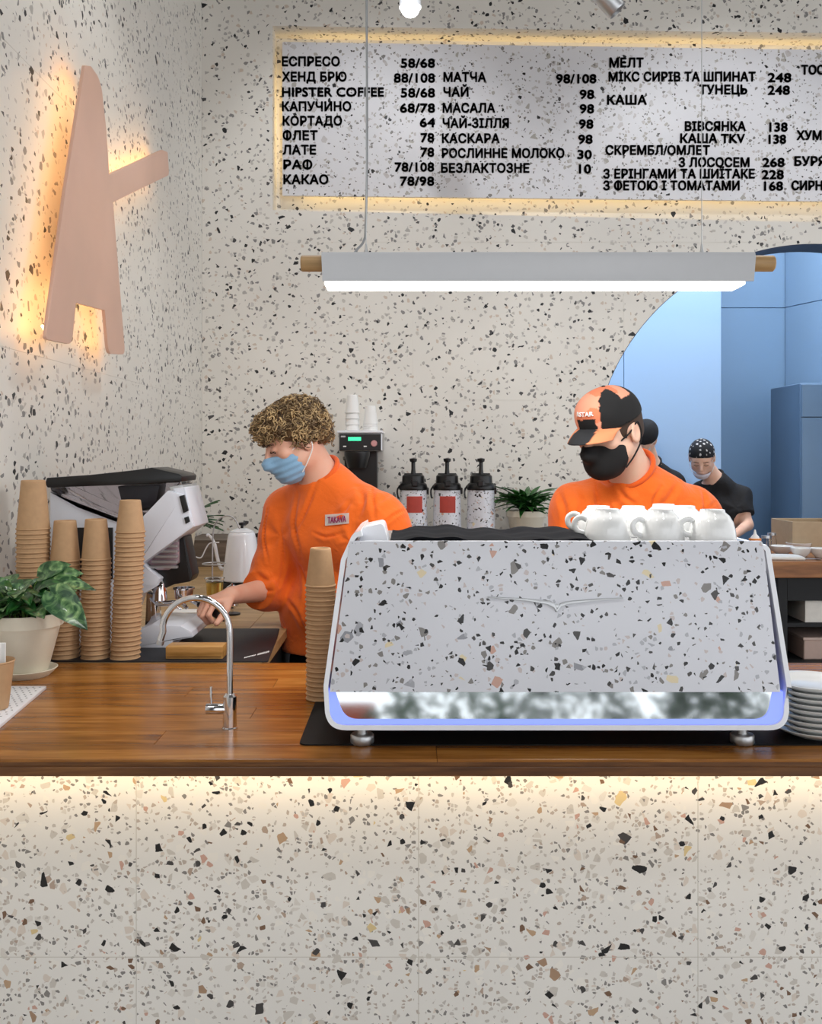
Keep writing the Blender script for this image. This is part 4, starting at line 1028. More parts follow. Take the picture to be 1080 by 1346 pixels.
for s in (-1, 1): obj('arm', tube(spline([(0, 0, .11), (.02*s, 0, .095), (.030*s, 0, .06), (.016*s, 0, .03)], 5), .0035, 8), M['chrome'], wh, smooth=80)
obj('ball', lathe([(0, .02), (.010, .024), (.014, .034), (.010, .044), (0, .048)], 20), M['chrome'], wh)
for k_, (a, b_, lab) in enumerate([((235, 783), (250, 766), 'pale wooden stirring stick pointing up beside the grinder'), ((228, 786), (268, 774), 'pale wooden stick lying flat near the barista fingers')]):
    pass
ns_ = thing_at('wooden_tray', 245, 3.25, CZ, 'low pale tray of paper filters beside the hand of the barista', 'tray')
obj('tray', box(-.10, .06, -.05, .05, 0, .012, .002), M['pale_wood'], ns_)
for k_ in range(4): obj('paper_filter', box(-.08+.006*k_, .03+.004*k_, -.035, .035, .0125+.005*k_, .0165+.005*k_, .001), M['white_paper'], ns_)
st = obj('stir_stick', tube([P(234, 790, 3.2), P(250, 766, 3.3)], .0035, 4), M['pale_wood']); st.location.z = 0
tag(st, 'pale wooden stick leaning on the paper filters beside the grinder', 'stick')

# ------------------------------------------------------------------ clutter on the kitchen table
def bottle():
    t = thing_at('sauce_bottle', 992, 4.86, tz, 'squeeze bottle with dark sauce and orange band on the kitchen table', 'bottle')
    obj('bottle', lathe([(0, 0), (.030, 0), (.031, .003), (.031, .075), (0, .075)], 24), plain('dark_sauce', (52, 16, 28), .25), t)
    obj('band', lathe([(.0315, .073), (.032, .075), (.032, .098), (.028, .100), (0, .100)], 24), plain('orange_cap', (228, 140, 62), .4), t)
    obj('nozzle', lathe([(.024, .099), (.020, .108), (.008, .122), (.004, .145), (0, .146)], 20), M['white_paper'], t)
bottle()
def bowl(px, d, R, h, z, lab, tilt=0, name='bowl'):
    o = obj(name, lathe([(0, 0), (R*.45, 0), (R*.5, .004), (R*.85, h*.5), (R, h), (R*.97, h+.001), (R*.8, h*.52), (R*.45, .008), (0, .008)], 32), M['ceramic'], smooth=60)
    o.location = ((px-540)*d/FPX, d, z); o.rotation_euler = (0, tilt, 0); tag(o, lab, name); return o
k1 = plain('white_linen', (226, 226, 222), .8)
bm = box(0, .20, 0, .16, 0, .018, .006); o = obj('folded_towel', bm, k1); o.location = ((1003-540)*4.72/FPX, 4.70, tz+.001); o.rotation_euler = (0, 0, -.15); tag(o, 'folded white cloth lying at the near left corner of the kitchen table', 'cloth')
bowl(1027, 5.0, .065, .045, tz+.001, 'wide white bowl behind the folded cloth on the kitchen table')
bowl(1052, 4.84, .055, .05, tz+.001, 'white bowl near the right end of the kitchen table front')
bowl(1078, 4.82, .055, .05, tz+.001, 'white bowl cut by the right picture edge on the kitchen table')
bowl(1049, 5.12, .07, .05, tz+.001, 'white bowl at the back of the kitchen table before the refrigerator')
for i, (px, d, lab) in enumerate([(1006, 5.02, 'small clear glass jar right of the sauce bottle'), (1014, 5.2, 'small clear glass jar behind the wide white bowl')]):
    o = obj('glass_jar', lathe([(0, 0), (.026, 0), (.028, .004), (.028, .08), (.022, .09), (.020, .088), (.025, .078), (.025, .006), (0, .006)], 24), M['clear'], smooth=60)
    o.location = ((px-540)*d/FPX, d, tz); tag(o, lab, 'jar')
    obj('lid', lathe([(0, .086), (.024, .086), (.024, .10), (0, .10)], 20), M['aluminium'], o)
o = obj('spoon', tube(spline([(-.07, 0, .004), (0, 0, .006), (.07, 0, .005)]), .003, 8), M['steel']); o.location = ((1020-540)*4.74/FPX+.12, 4.70, tz+.001)
bm = lathe([(0, 0), (.012, .001), (.017, .006), (0, .005)], 16); obj('spoon_bowl', bm, M['steel'], o, (.08, 0, .001)); tag(o, 'steel spoon on the near edge of the kitchen table', 'spoon')
bm = prism(rounded([(-.05, -.03), (.05, -.03), (.05, .03), (-.05, .03)], .01), .02, 'z', 0, .004)
o = obj('sachet', bm, plain('purple_foil', (74, 66, 120), .3)); o.location = ((1046-540)*5.35/FPX, 5.35, tz); tag(o, 'small purple packet at the back of the kitchen table', 'packet')

# ------------------------------------------------------------------ people: bodies and clothes as smooth implicit surfaces
class Field:
    def __init__(s, lo, hi, h):
        s.lo = np.array(lo, np.float32); s.h = h; s.n = np.ceil((np.array(hi)-s.lo)/h).astype(int)+1
        s.F = np.full(s.n, .08, np.float32)
        s.ax = [s.lo[i]+h*np.arange(s.n[i], dtype=np.float32) for i in range(3)]
    def _sub(s, lo, hi):
        a = np.clip(np.floor((np.array(lo)-s.lo)/s.h).astype(int), 0, s.n); b = np.clip(np.ceil((np.array(hi)-s.lo)/s.h).astype(int)+1, 0, s.n)
        sl = tuple(slice(a[i], b[i]) for i in range(3))
        return sl, s.ax[0][sl[0]][:, None, None], s.ax[1][sl[1]][None, :, None], s.ax[2][sl[2]][None, None, :]
    def _apply(s, sl, d, k, op):
        a = s.F[sl]
        if a.size == 0: return
        if op == 'add':
            if k <= 0: s.F[sl] = np.minimum(a, d)
            else:
                h = np.clip(.5+.5*(a-d)/k, 0, 1); s.F[sl] = a*(1-h)+d*h-k*h*(1-h)
        elif op == 'sub':
            d = -d
            if k <= 0: s.F[sl] = np.maximum(a, d)
            else:
                h = np.clip(.5-.5*(a-d)/k, 0, 1); s.F[sl] = a*(1-h)+d*h+k*h*(1-h)
    def cap(s, a, b, r1, r2=None, k=.01, op='add'):
        r2 = r1 if r2 is None else r2; a = np.array(a, float); b = np.array(b, float); r = max(r1, r2)+k+2*s.h
        sl, X, Y, Z = s._sub(np.minimum(a, b)-r, np.maximum(a, b)+r)
        ab = b-a; L2 = max(float(ab@ab), 1e-9)
        t = np.clip(((X-a[0])*ab[0]+(Y-a[1])*ab[1]+(Z-a[2])*ab[2])/L2, 0, 1)
        d = np.sqrt((X-a[0]-t*ab[0])**2+(Y-a[1]-t*ab[1])**2+(Z-a[2]-t*ab[2])**2)-(r1+(r2-r1)*t)
        s._apply(sl, d.astype(np.float32), k, op)
    def ell(s, c, rad, R=None, k=.01, op='add'):
        c = np.array(c, float); rad = np.array(rad, float); m = rad.max()+k+2*s.h
        sl, X, Y, Z = s._sub(c-m, c+m)
        X = X-c[0]; Y = Y-c[1]; Z = Z-c[2]
        if R is not None:
            R = np.array(R)                                 # rows: local axes
            X, Y, Z = R[0, 0]*X+R[0, 1]*Y+R[0, 2]*Z, R[1, 0]*X+R[1, 1]*Y+R[1, 2]*Z, R[2, 0]*X+R[2, 1]*Y+R[2, 2]*Z
        k0 = np.sqrt((X/rad[0])**2+(Y/rad[1])**2+(Z/rad[2])**2)+1e-6; k1 = np.sqrt((X/rad[0]**2)**2+(Y/rad[1]**2)**2+(Z/rad[2]**2)**2)+1e-6
        d = k0*(k0-1)/k1
        s._apply(sl, d.astype(np.float32), k, op)
    def plane(s, p, n_, k=0, within=None):
        """cut away everything on the side n_ points to (inside an optional sphere)"""
        X, Y, Z = s.ax[0][:, None, None], s.ax[1][None, :, None], s.ax[2][None, None, :]
        n_ = np.array(n_, float); n_ /= np.linalg.norm(n_)
        d = ((X-p[0])*n_[0]+(Y-p[1])*n_[1]+(Z-p[2])*n_[2]).astype(np.float32)
        if within is not None:
            c, r = within; q = (np.sqrt((X-c[0])**2+(Y-c[1])**2+(Z-c[2])**2)-r).astype(np.float32); d = np.minimum(d, -q)
        if k <= 0: s.F = np.maximum(s.F, d)
        else:
            h = np.clip(.5-.5*(s.F-d)/k, 0, 1); s.F = s.F*(1-h)+d*h+k*h*(1-h)
    def warp(s, fn):
        X, Y, Z = s.ax[0][:, None, None], s.ax[1][None, :, None], s.ax[2][None, None, :]
        s.F = s.F+fn(X, Y, Z).astype(np.float32)
    def mesh(s, name, mat):
        F = s.F; S_ = F < 0; n = np.array(F.shape)
        c = np.zeros(n-1, np.int8)
        for i in (0, 1):
            for j in (0, 1):
                for k in (0, 1): c += S_[i:n[0]-1+i, j:n[1]-1+j, k:n[2]-1+k]
        act = (c > 0) & (c < 8); idx = np.full(n-1, -1, np.int32); ii, jj, kk_ = np.nonzero(act); idx[ii, jj, kk_] = np.arange(len(ii))
        V = np.zeros((len(ii), 3)); cnt = np.zeros(len(ii))
        co = [(i, j, k) for i in (0, 1) for j in (0, 1) for k in (0, 1)]
        val = {q: F[ii+q[0], jj+q[1], kk_+q[2]] for q in co}
        for q in co:
            for axx in range(3):
                if q[axx] == 0:
                    p = list(q); p[axx] = 1; p = tuple(p); a, b = val[q], val[p]; m = (a < 0) != (b < 0)
                    t = np.where(m, a/np.where(m, a-b, 1), 0)
                    for d_ in range(3): V[:, d_] += np.where(m, q[d_]+(t if d_ == axx else 0), 0)
                    cnt += m
        V = V/cnt[:, None]+np.stack([ii, jj, kk_], 1); V = V*s.h+s.lo
        quads = []
        for axx in range(3):
            o1, o2 = (axx+1) % 3, (axx+2) % 3
            sl0 = [slice(None)]*3; sl1 = [slice(None)]*3; sl0[axx] = slice(0, -1); sl1[axx] = slice(1, None)
            A, B = S_[tuple(sl0)], S_[tuple(sl1)]; E = np.argwhere(A != B)
            E = E[(E[:, o1] > 0) & (E[:, o2] > 0) & (E[:, o1] < n[o1]-1) & (E[:, o2] < n[o2]-1)]
            ins = A[E[:, 0], E[:, 1], E[:, 2]]
            def g(d1, d2):
                q = E.copy(); q[:, o1] -= d1; q[:, o2] -= d2; return idx[q[:, 0], q[:, 1], q[:, 2]]
            Q = np.stack([g(1, 1), g(0, 1), g(0, 0), g(1, 0)], 1); Q[~ins] = Q[~ins][:, ::-1]; quads.append(Q)
        Q = np.concatenate(quads); Q = Q[(Q >= 0).all(1)]
        me = bpy.data.meshes.new(name); me.vertices.add(len(V)); me.vertices.foreach_set('co', V.astype(np.float32).ravel())
        me.loops.add(Q.size); me.loops.foreach_set('vertex_index', Q.ravel().astype(np.int32)); me.polygons.add(len(Q))
        me.polygons.foreach_set('loop_start', np.arange(0, Q.size, 4, dtype=np.int32)); me.polygons.foreach_set('loop_total', np.full(len(Q), 4, np.int32))
        me.polygons.foreach_set('use_smooth', [True]*len(Q)); me.update(calc_edges=True); me.validate()
        if mat: me.materials.append(mat)
        return me
def colour(me, fn):
    n = len(me.vertices); co = np.empty(n*3, np.float32); me.vertices.foreach_get('co', co); co = co.reshape(-1, 3)
    c = np.ones((n, 4), np.float32); c[:, :3] = fn(co)
    at = me.color_attributes.new('col', 'FLOAT_COLOR', 'POINT'); at.data.foreach_set('color', c.ravel())
def vnoise(p, f, seed=0, oct_=3):
    r = np.random.RandomState(seed); v = 0; a = 1
    for o_ in range(oct_):
        for _ in range(4):
            k = r.normal(size=3)*f*(1.9**o_); v = v+a*np.sin(p@k+r.uniform(0, 6.3))
        a *= .55
    return v/4
nrm = lambda v: np.array(v, float)/np.linalg.norm(v)
class Frame:
    def __init__(s, o, fwd, up=(0, 0, 1), sc=1.0):
        s.o = np.array(o, float); s.f = nrm(fwd); s.r = nrm(np.cross(s.f, up)); s.u = np.cross(s.r, s.f); s.sc = sc; s.R = np.array([s.r, s.f, s.u])
    def p(s, x, y, z): return s.o+s.sc*(x*s.r+y*s.f+z*s.u)
def head(F, H, k=.012, neck=None):
    q = H.sc
    E = lambda x, y, z, a, b, c, kk=k, op='add': F.ell(H.p(x, y, z), (a*q, b*q, c*q), H.R, kk, op)
    E(0, -.012, .022, .074, .092, .086); E(0, .028, -.035, .060, .062, .074, .02); E(0, .050, .012, .058, .044, .045, .02)   # cranium, face, brow
    E(0, .058, -.088, .030, .026, .022, .018)                                                                                # chin
    for sx in (-1, 1):
        E(sx*.048, .010, -.058, .020, .040, .030, .02); E(sx*.040, .062, -.022, .022, .020, .018, .012)                      # jaw, cheek
        E(sx*.031, .096, .004, .017, .012, .011, .006, 'sub')                                                                # eye socket
        E(sx*.031, .082, .003, .0135, .0125, .0105, .004)                                                                    # lids
        E(sx*.078, -.010, -.012, .009, .019, .031, .006); E(sx*.086, -.006, -.010, .006, .010, .019, .004, 'sub')            # ear
    F.cap(H.p(0, .093, .006), H.p(0, .112, -.026), .009*q, .012*q, .010); E(0, .106, -.031, .016, .012, .009, .006)            # nose
    E(0, .094, -.056, .022, .010, .006, .006); E(0, .092, -.066, .019, .010, .0065, .006)                                    # lips
def hand(F, W, d, n_, length=.185, curl=(55, 70, 45), spread=4, thumb=(.4, .7, .45), q=1.0, side=1, splay=0):
    """W wrist, d to the knuckles, n_ palm normal; side=1 thumb on d x n"""
    d = nrm(d); n_ = nrm(np.array(n_)-d*(d@np.array(n_))); s = np.cross(d, n_)*side
    q = q*length/.185; W = np.array(W, float)
    R = np.array([s, d, n_])
    F.ell(W+d*.045*q, (.040*q, .052*q, .016*q), R, .012); F.ell(W+d*.075*q, (.041*q, .025*q, .0135*q), R, .008)
    F.cap(W-d*.01, W+d*.03*q, .024*q, .020*q, .012)
    F.cap(W+d*.025*q+s*.02*q+n_*.006, W+d*.055*q+s*.030*q+n_*.008, .014*q, .012*q, .010)
    base = [(.030, .088, .042, .0092), (.010, .094, .046, .0094), (-.010, .090, .043, .0090), (-.029, .082, .035, .0080)]
    for i, (sx, dy, L, r) in enumerate(base):
        b = W+d*dy*q+s*sx*q; ang = 0; dirv = d+s*math.radians(splay)*(1.2-i*.8); dirv = nrm(dirv)
        segs = [L, L*.64, L*.52]
        F.cap(W+d*.05*q+s*sx*q*.9, b, r*1.05*q, r*1.08*q, .006)
        for j, (Ls, cu) in enumerate(zip(segs, curl)):
            ang += math.radians(cu*(1+.04*i)); v = dirv*math.cos(ang)+n_*math.sin(ang)
            e = b+v*Ls*q; F.cap(b, e, r*(1-.07*j)*q, r*(1-.07*(j+1))*q, .0025); b = e
    a, b_, c = thumb; t0 = W+d*.03*q+s*.028*q+n_*.006*q; v1 = nrm(d*b_+s*a+n_*c); t1 = t0+v1*.042*q; v2 = nrm(d*(b_+.3)+s*(a-.25)+n_*(c+.2)); t2 = t1+v2*.032*q; t3 = t2+nrm(d*(b_+.5)+s*(a-.4)+n_*(c+.25))*.025*q
    F.cap(t0, t1, .0145*q, .0115*q, .008); F.cap(t1, t2, .0112*q, .0102*q, .003); F.cap(t2, t3, .0104*q, .0088*q, .003)

def figure(name, label, J, H, h, skin, hands, shirt, pants, facing, sc=1.0, sleeve='elbow', folds=.004, seed=1, collar=.034):
    """J: joints in metres (neck, chest, waist, pelvis, shoulder_r/l, elbow_r/l, wrist_r/l, hip.., knee.., ankle..)"""
    L = nrm(np.cross((0, 0, 1), facing)); Fw = nrm(facing)
    root = empty(name, (J['pelvis'][0], J['pelvis'][1], 0), 0, label, 'person')
    off = (-J['pelvis'][0], -J['pelvis'][1], 0)
    pts = np.array([v for v in J.values()]); lo = np.minimum(pts.min(0), H.o-.18)-.16; hi = np.maximum(pts.max(0), H.o+.18)+.16; lo[2] = -.01
    def torso(F, g):
        F.cap(J['chest']-L*.085*sc, J['chest']+L*.085*sc, .112*sc+g, k=.05); F.ell(J['chest']+np.array([0, 0, .02]), ((.155*sc+g), .115*sc+g, .15*sc+g), np.array([L, Fw, (0, 0, 1)]), .05)
        F.cap(J['waist']-L*.065*sc, J['waist']+L*.065*sc, .098*sc+g*1.7, k=.09); F.cap(J['pelvis']-L*.075*sc, J['pelvis']+L*.075*sc, .104*sc+g, k=.08)
        for a_, b_ in (('shoulder_r', -1), ('shoulder_l', 1)):
            F.cap(J['neck']+L*b_*.02-np.array([0, 0, .02]), J[a_], .056*sc+g*.6, .050*sc+g*.5, k=.07)
            F.ell(J[a_]-np.array([0, 0, .012]), (.056*sc+g*.8,)*3, None, .05)
    def arm(F, side, g, part=1.0, cuff=0):
        S0, E0, W0 = J['shoulder_'+side], J['elbow_'+side], J['wrist_'+side]
        F.cap(S0, E0, .050*sc+g*1.1, .040*sc+g*1.3, k=.035)
        if part > 0: F.cap(E0, E0+(W0-E0)*part, .040*sc+g*1.3, (.040-.013*part)*sc+g*(1.4 if cuff else 1), k=.02)
    # body
    F = Field(lo, hi, h); torso(F, 0)
    F.cap(J['neck']-(H.o-J['neck'])*.25, H.p(0, -.018, -.05), .060*sc, .052*sc, .03); head(F, H)
    F.cap(J['neck']-np.array([0, 0, .03]), H.p(0, -.02, -.03), .056*sc, .052*sc, .03)
    for sd in 'rl':
        arm(F, sd, 0)
        F.cap(J['hip_'+sd], J['knee_'+sd], .082*sc, .055*sc, .04); F.cap(J['knee_'+sd], J['ankle_'+sd], .052*sc, .036*sc, .03)
        F.cap(J['ankle_'+sd]-np.array([0, 0, .04]), J['ankle_'+sd]+Fw*.14-np.array([0, 0, .05]), .034*sc, .028*sc, .03)
        hd_ = hands[sd]; hand(F, J['wrist_'+sd], side=(1 if sd == 'r' else -1), **hd_)
    b = obj('body', F.mesh('body', skin), skin, root, off); 
    # shirt
    g = .020*sc; F = Field(lo, hi, max(h, .0045)); torso(F, g)
    F.cap(J['pelvis']+np.array([0, 0, .06])-L*.07*sc, J['pelvis']+np.array([0, 0, .06])+L*.07*sc, .112*sc+g*1.3, k=.05)
    if sleeve == 'elbow':
        for sd in 'rl': arm(F, sd, g*.95, .22, 1)
    elif sleeve == 'short':
        for sd in 'rl': F.cap(J['shoulder_'+sd], J['shoulder_'+sd]+(J['elbow_'+sd]-J['shoulder_'+sd])*.62, .056*sc+g, .052*sc+g*1.3, k=.03)
    rs = np.random.RandomState(seed); K = [(rs.normal(size=3)*np.array([1, 1, .45])*k_, rs.uniform(0, 6.3), a_) for k_, a_ in ((9, .9), (15, .8), (24, .55), (36, .35))]
    nk, ch = J['neck'], J['chest']
    def wr(X, Y, Z):
        v = 0
        for kv, ph, a_ in K: v = v+a_*np.sin(kv[0]*X+kv[1]*Y+kv[2]*Z+ph+1.6*np.sin(5*X-4*Z+3*Y+ph))
        for sd in 'rl':                                                       # creases fan from each armpit
            A = J['shoulder_'+sd]*.75+J['chest']*.25-np.array([0, 0, .05]); rr = np.sqrt((X-A[0])**2+(Y-A[1])**2+(Z-A[2])**2)
            th = np.arctan2(Z-A[2], (X-A[0])*L[0]+(Y-A[1])*L[1]); v = v+.75*np.sin(5*th+14*rr+1.5*np.sin(11*Z+7*X))*np.exp(-((rr-.17)/.08)**2)
            E0 = J['elbow_'+sd]; re = np.sqrt((X-E0[0])**2+(Y-E0[1])**2+(Z-E0[2])**2); v = v+1.1*np.sin(80*re+12*X)*np.exp(-(re/.08)**2)
        return v*folds*1.0
    F.warp(wr)
    ndir = nrm(H.p(0, -.02, -.06)-J['neck']); np_ = J['neck']+ndir*collar*sc
    F.plane(np_, ndir, 0, (np_+ndir*.10, .135*sc))
    F.cap(J['neck']-ndir*.02, H.p(0, -.02, -.06), .066*sc, .060*sc, .004, 'sub')
    F.cap(H.p(0, 0, 0), H.p(0, .01, -.10), .10*sc, .05*sc, .0, 'sub')
    F.plane(J['pelvis']+np.array([0, 0, .045]), (0, 0, -1))
    for sd in 'rl':
        if sleeve == 'elbow':
            v = nrm(J['wrist_'+sd]-J['elbow_'+sd]); e = J['elbow_'+sd]+v*.055; F.plane(e, v, 0, (e+v*.06, .085))
        else:
            v = nrm(J['elbow_'+sd]-J['shoulder_'+sd]); e = J['shoulder_'+sd]+(J['elbow_'+sd]-J['shoulder_'+sd])*.66; F.plane(e, v, 0, (e+v*.06, .09))
    sh = obj('sweatshirt' if sleeve == 'elbow' else 't_shirt', F.mesh('shirt', shirt), shirt, root, off)
    # neckband
    c0 = np_; a1 = nrm(np.cross(ndir, Fw)); a2 = np.cross(a1, ndir)
    ringp = [c0+(a1*math.cos(t)*.073+a2*math.sin(t)*.071)*sc-ndir*(.006+.010*math.sin(t)) for t in [2*math.pi*i/40 for i in range(40)]]
    obj('neckband', tube([tuple(p) for p in ringp], .0085*sc, 8, closed=True, flat=1.3), M['orange_rib'] if sleeve == 'elbow' else shirt, sh, smooth=80)
    # trousers
    g = .012; lo2, hi2 = lo.copy(), hi.copy(); hi2[2] = J['pelvis'][2]+.2
    F = Field(lo2, hi2, max(h, .007)); F.cap(J['pelvis']-L*.075*sc, J['pelvis']+L*.075*sc, .106*sc+g, k=.05)
    for sd in 'rl':
        F.cap(J['hip_'+sd], J['knee_'+sd], .088*sc+g, .064*sc+g, .03); F.cap(J['knee_'+sd], J['ankle_'+sd], .062*sc+g, .052*sc+g, .02)
    F.plane(J['pelvis']+np.array([0, 0, .10]), (0, 0, 1)); F.plane((0, 0, .07), (0, 0, -1))
    obj('trousers', F.mesh('trousers', pants), pants, root, off)
    F = Field(lo2, np.array([hi2[0], hi2[1], .2]), .006)
    for sd in 'rl':
        A_ = J['ankle_'+sd]*np.array([1, 1, 0]); F.ell(A_+Fw*.06+np.array([0, 0, .045]), (.048, .14, .052), np.array([L, Fw, (0, 0, 1)]), .02); F.cap(A_+np.array([0, 0, .05]), A_+np.array([0, 0, .11]), .046, .046, .02)
    F.plane((0, 0, .003), (0, 0, -1))
    obj('shoes', F.mesh('shoes', M['shoe']), M['shoe'], root, off)
    return root, off
def face_mask(root, off, H, mat, name='face_mask', wide=1.0, pleats=True, top=-.014, strapmat=None):
    q = H.sc; c = H.p(0, .04, -.06); F = Field(c-.15, c+.15, .0028)
    F.ell(H.p(0, .034, -.055), (.066*q*wide, .072*q, .078*q), H.R, .0); F.ell(H.p(0, .072, -.088), (.038*q, .030*q, .030*q), H.R, .03); F.cap(H.p(0, .085, .0), H.p(0, .115, -.036), .014*q, .021*q, .03)
    if pleats:
        def fn(X, Y, Z):
            z = (X-H.o[0])*H.u[0]+(Y-H.o[1])*H.u[1]+(Z-H.o[2])*H.u[2]; return .0012*np.sin(z*300)
        F.warp(fn)
    F.ell(H.p(0, .022, -.050), (.0580*q*wide, .060*q, .090*q), H.R, 0, 'sub')
    nz = H.u*.93+H.f*.2
    F.plane(H.p(0, .11, top), nrm(H.u-.22*H.f), .006); F.plane(H.p(0, .012, -.05), nrm(-H.f-.25*H.u), .006); F.plane(H.p(0, .03, -.128), -H.u, .004)
    mk_ = obj(name, F.mesh(name, mat), mat, root, off)
    for sx in (-1, 1):
        bm = None
        for z0, z1 in ((-.020, .018), (-.098, -.040)):
            pts_ = [H.p(sx*.060*wide, .038, z0), H.p(sx*.075, .012, (z0+z1)/2-.004), H.p(sx*.084, -.018, z1), H.p(sx*.086, -.026, -.008)]
            bm = tube([tuple(p) for p in spline(pts_, 6)], .0018 if strapmat is None else .0026, 6, bm)
        obj('ear_loop', bm, strapmat or M['white_paper'], mk_, smooth=80)
    return mk_
def eyes(root, off, H, ball=True):
    for sx in (-1, 1):
        bm = lathe([(0, -.0112), (.006, -.0095), (.0105, -.004), (.0112, 0), (.0105, .004), (.006, .0095), (0, .0112)], 16)
        if ball: obj('eye', bm, M['iris'], root, tuple(np.array(off)+H.p(sx*.031, .0800, -.001)))
        bm = tube([tuple(p) for p in spline([H.p(sx*.017, .0935, .000), H.p(sx*.031, .0985, -.0035), H.p(sx*.045, .090, -.001)], 6)], .0014, 6)
        obj('eyelashes', bm, M['brow'], root, off, smooth=80)
        bm = tube([tuple(p) for p in spline([H.p(sx*.014, .096, .019), H.p(sx*.032, .0975, .025), H.p(sx*.050, .084, .020)], 6)], [.0028]*5+[.0034]*5+[.0022]*3, 6, flat=.7)
        obj('eyebrow', bm, M['brow'], root, off, smooth=80)
A = lambda px, py, d: np.array(P(px, py, d))

CR1 = [[(416, 634), (404, 668), (390, 700)], [(392, 650), (388, 690), (396, 735)], [(352, 670), (348, 705), (352, 738)], [(370, 700), (372, 740), (366, 770)], [(336, 752), (350, 762), (362, 758)], [(330, 768), (346, 776), (360, 776)],
    [(488, 630), (490, 655), (492, 680)], [(521, 640), (508, 652), (494, 664)], [(540, 668), (520, 676), (500, 692)], [(460, 660), (452, 672), (440, 676)], [(396, 745), (404, 775), (398, 808)], [(412, 700), (430, 706), (452, 700)], [(378, 790), (392, 806), (402, 832)], [(470, 640), (478, 660), (470, 680)]]
CR2 = [[(780, 622), (784, 650), (788, 690)], [(892, 632), (882, 650), (868, 668)], [(868, 640), (858, 660), (862, 690)], [(922, 640), (925, 662), (918, 690)], [(734, 646), (742, 668), (744, 700)], [(940, 660), (924, 672), (906, 684)], [(812, 640), (822, 654), (836, 664)], [(756, 640), (764, 660), (760, 684)], [(800, 660), (806, 680), (800, 700)]]
def crease(root, lines, amp=.0075, w=.0085):
    """press soft creases into the cloth along lines found on its surface"""
    bpy.context.view_layer.update(); sh = next(c for c in root.children if 'shirt' in c.name); inv = sh.matrix_world.inverted(); E = Vector((0, 0, EYE)); me = sh.data
    n = len(me.vertices); co = np.empty(n*3, np.float32); me.vertices.foreach_get('co', co); co = co.reshape(-1, 3); no = np.empty(n*3, np.float32); me.vertices.foreach_get('normal', no); no = no.reshape(-1, 3)
    disp = np.zeros(n)
    for li, ln in enumerate(lines):
        pts = []
        for p in spline([(a, b_, 0) for a, b_ in ln], 8):
            dv = (P(p.x, p.y, 2.3)-E).normalized(); ok, loc, _, _ = sh.ray_cast(inv @ (E+dv*2.2), inv.to_3x3() @ dv)
            if ok: pts.append(np.array(loc))
        if len(pts) < 4: continue
        pts = np.array(pts); c = pts.mean(0); near = np.nonzero(((co-c)**2).sum(1) < .16**2)[0]
        d = np.sqrt(((co[near][:, None]-pts[None])**2).sum(2)); k = d.argmin(1); dm = d.min(1); t = k/(len(pts)-1); env = np.sin(math.pi*np.clip(t, .06, .94))**.7
        ww = w*(1+.35*math.sin(li*2.1)); side = np.exp(-(dm/(ww*2.6))**2)-1.0*np.exp(-(dm/ww)**2)
        disp[near] += env*(side*amp*1.5-.3*amp*np.exp(-(dm/ww)**2))
    co = co+no*disp[:, None]; me.vertices.foreach_set('co', co.astype(np.float32).ravel()); me.update()
# --- curly-haired barista
f1 = nrm((-.62, -.78, 0))
H1 = Frame(A(387, 578, 2.98), (-.80, -.36, -.42), (0, 0, 1), 1.0)
J1 = dict(neck=A(424, 630, 3.04), chest=A(447, 706, 3.06), waist=A(438, 800, 3.09), pelvis=A(446, 872, 3.13),
    shoulder_r=A(380, 674, 3.14), shoulder_l=A(503, 682, 2.93), elbow_r=A(352, 775, 3.09), elbow_l=A(540, 778, 2.90), wrist_r=A(303, 783, 2.895), wrist_l=A(500, 800, 2.70))
L1 = nrm(np.cross((0, 0, 1), f1))
for sd, sg_ in (('r', -1), ('l', 1)):
    p = J1['pelvis']+L1*sg_*.09; J1['hip_'+sd] = p-np.array([0, 0, .06]); J1['knee_'+sd] = np.array([p[0]-.01, p[1], .47]); J1['ankle_'+sd] = np.array([p[0], p[1]+.02, .09])
r1, o1 = figure('person', 'barista with curly hair in orange sweatshirt and blue mask, reaching to the grinder', J1, H1, .0042, M['skin'],
    dict(r=dict(d=(-.62, -.76, -.10), n_=(-.08, -.10, -1), curl=(48, 72, 48), splay=3, thumb=(.5, .75, .5)), l=dict(d=(-.5, -.8, -.2), n_=(-.3, .2, -1), curl=(25, 30, 20))),
    M['orange'], M['jeans'], f1, folds=.0052, seed=4)
crease(r1, CR1)
face_mask(r1, o1, H1, M['mask_blue']); eyes(r1, o1, H1)
# badge on the chest
bc_ = A(445, 683, 2.9)
bm = bmesh.new()
def on_chest(px, py, d0=2.75, d1=3.2):                # first point of the sweatshirt on this line
    o = next(c for c in r1.children if c.name.startswith('sweatshirt')); a, b_ = P(px, py, d0), P(px, py, d1); offv = Vector(o1)
    org = Vector((0, 0, EYE)); dv = (a-org).normalized()
    hit = o.ray_cast(a-offv*-1 if False else (a+Vector(o.location) *0 - Vector((0,0,0))), dv)
    return hit
bpy.context.view_layer.update()
shirt1 = next(c for c in r1.children if c.name.startswith('sweatshirt'))
def hit_shirt(px, py):
    a = P(px, py, 2.3); dv = (a-Vector((0, 0, EYE))).normalized()
    inv = shirt1.matrix_world.inverted(); ok, loc, nor, _ = shirt1.ray_cast(inv @ a, inv.to_3x3() @ dv)
    return (shirt1.matrix_world @ loc, nor) if ok else (P(px, py, 2.9), Vector((0, -1, 0)))
g = [[hit_shirt(428+31.5*i/8, y0+(y1-y0)*i/8)[0]+Vector((-.002, -.0035, 0)) for i in range(9)] for y0, y1 in ((676.5, 674), (691, 688))]
bm = bmesh.new(); va = [[bm.verts.new(p) for p in r] for r in g]
for i in range(8): bm.faces.new((va[0][i], va[1][i], va[1][i+1], va[0][i+1]))
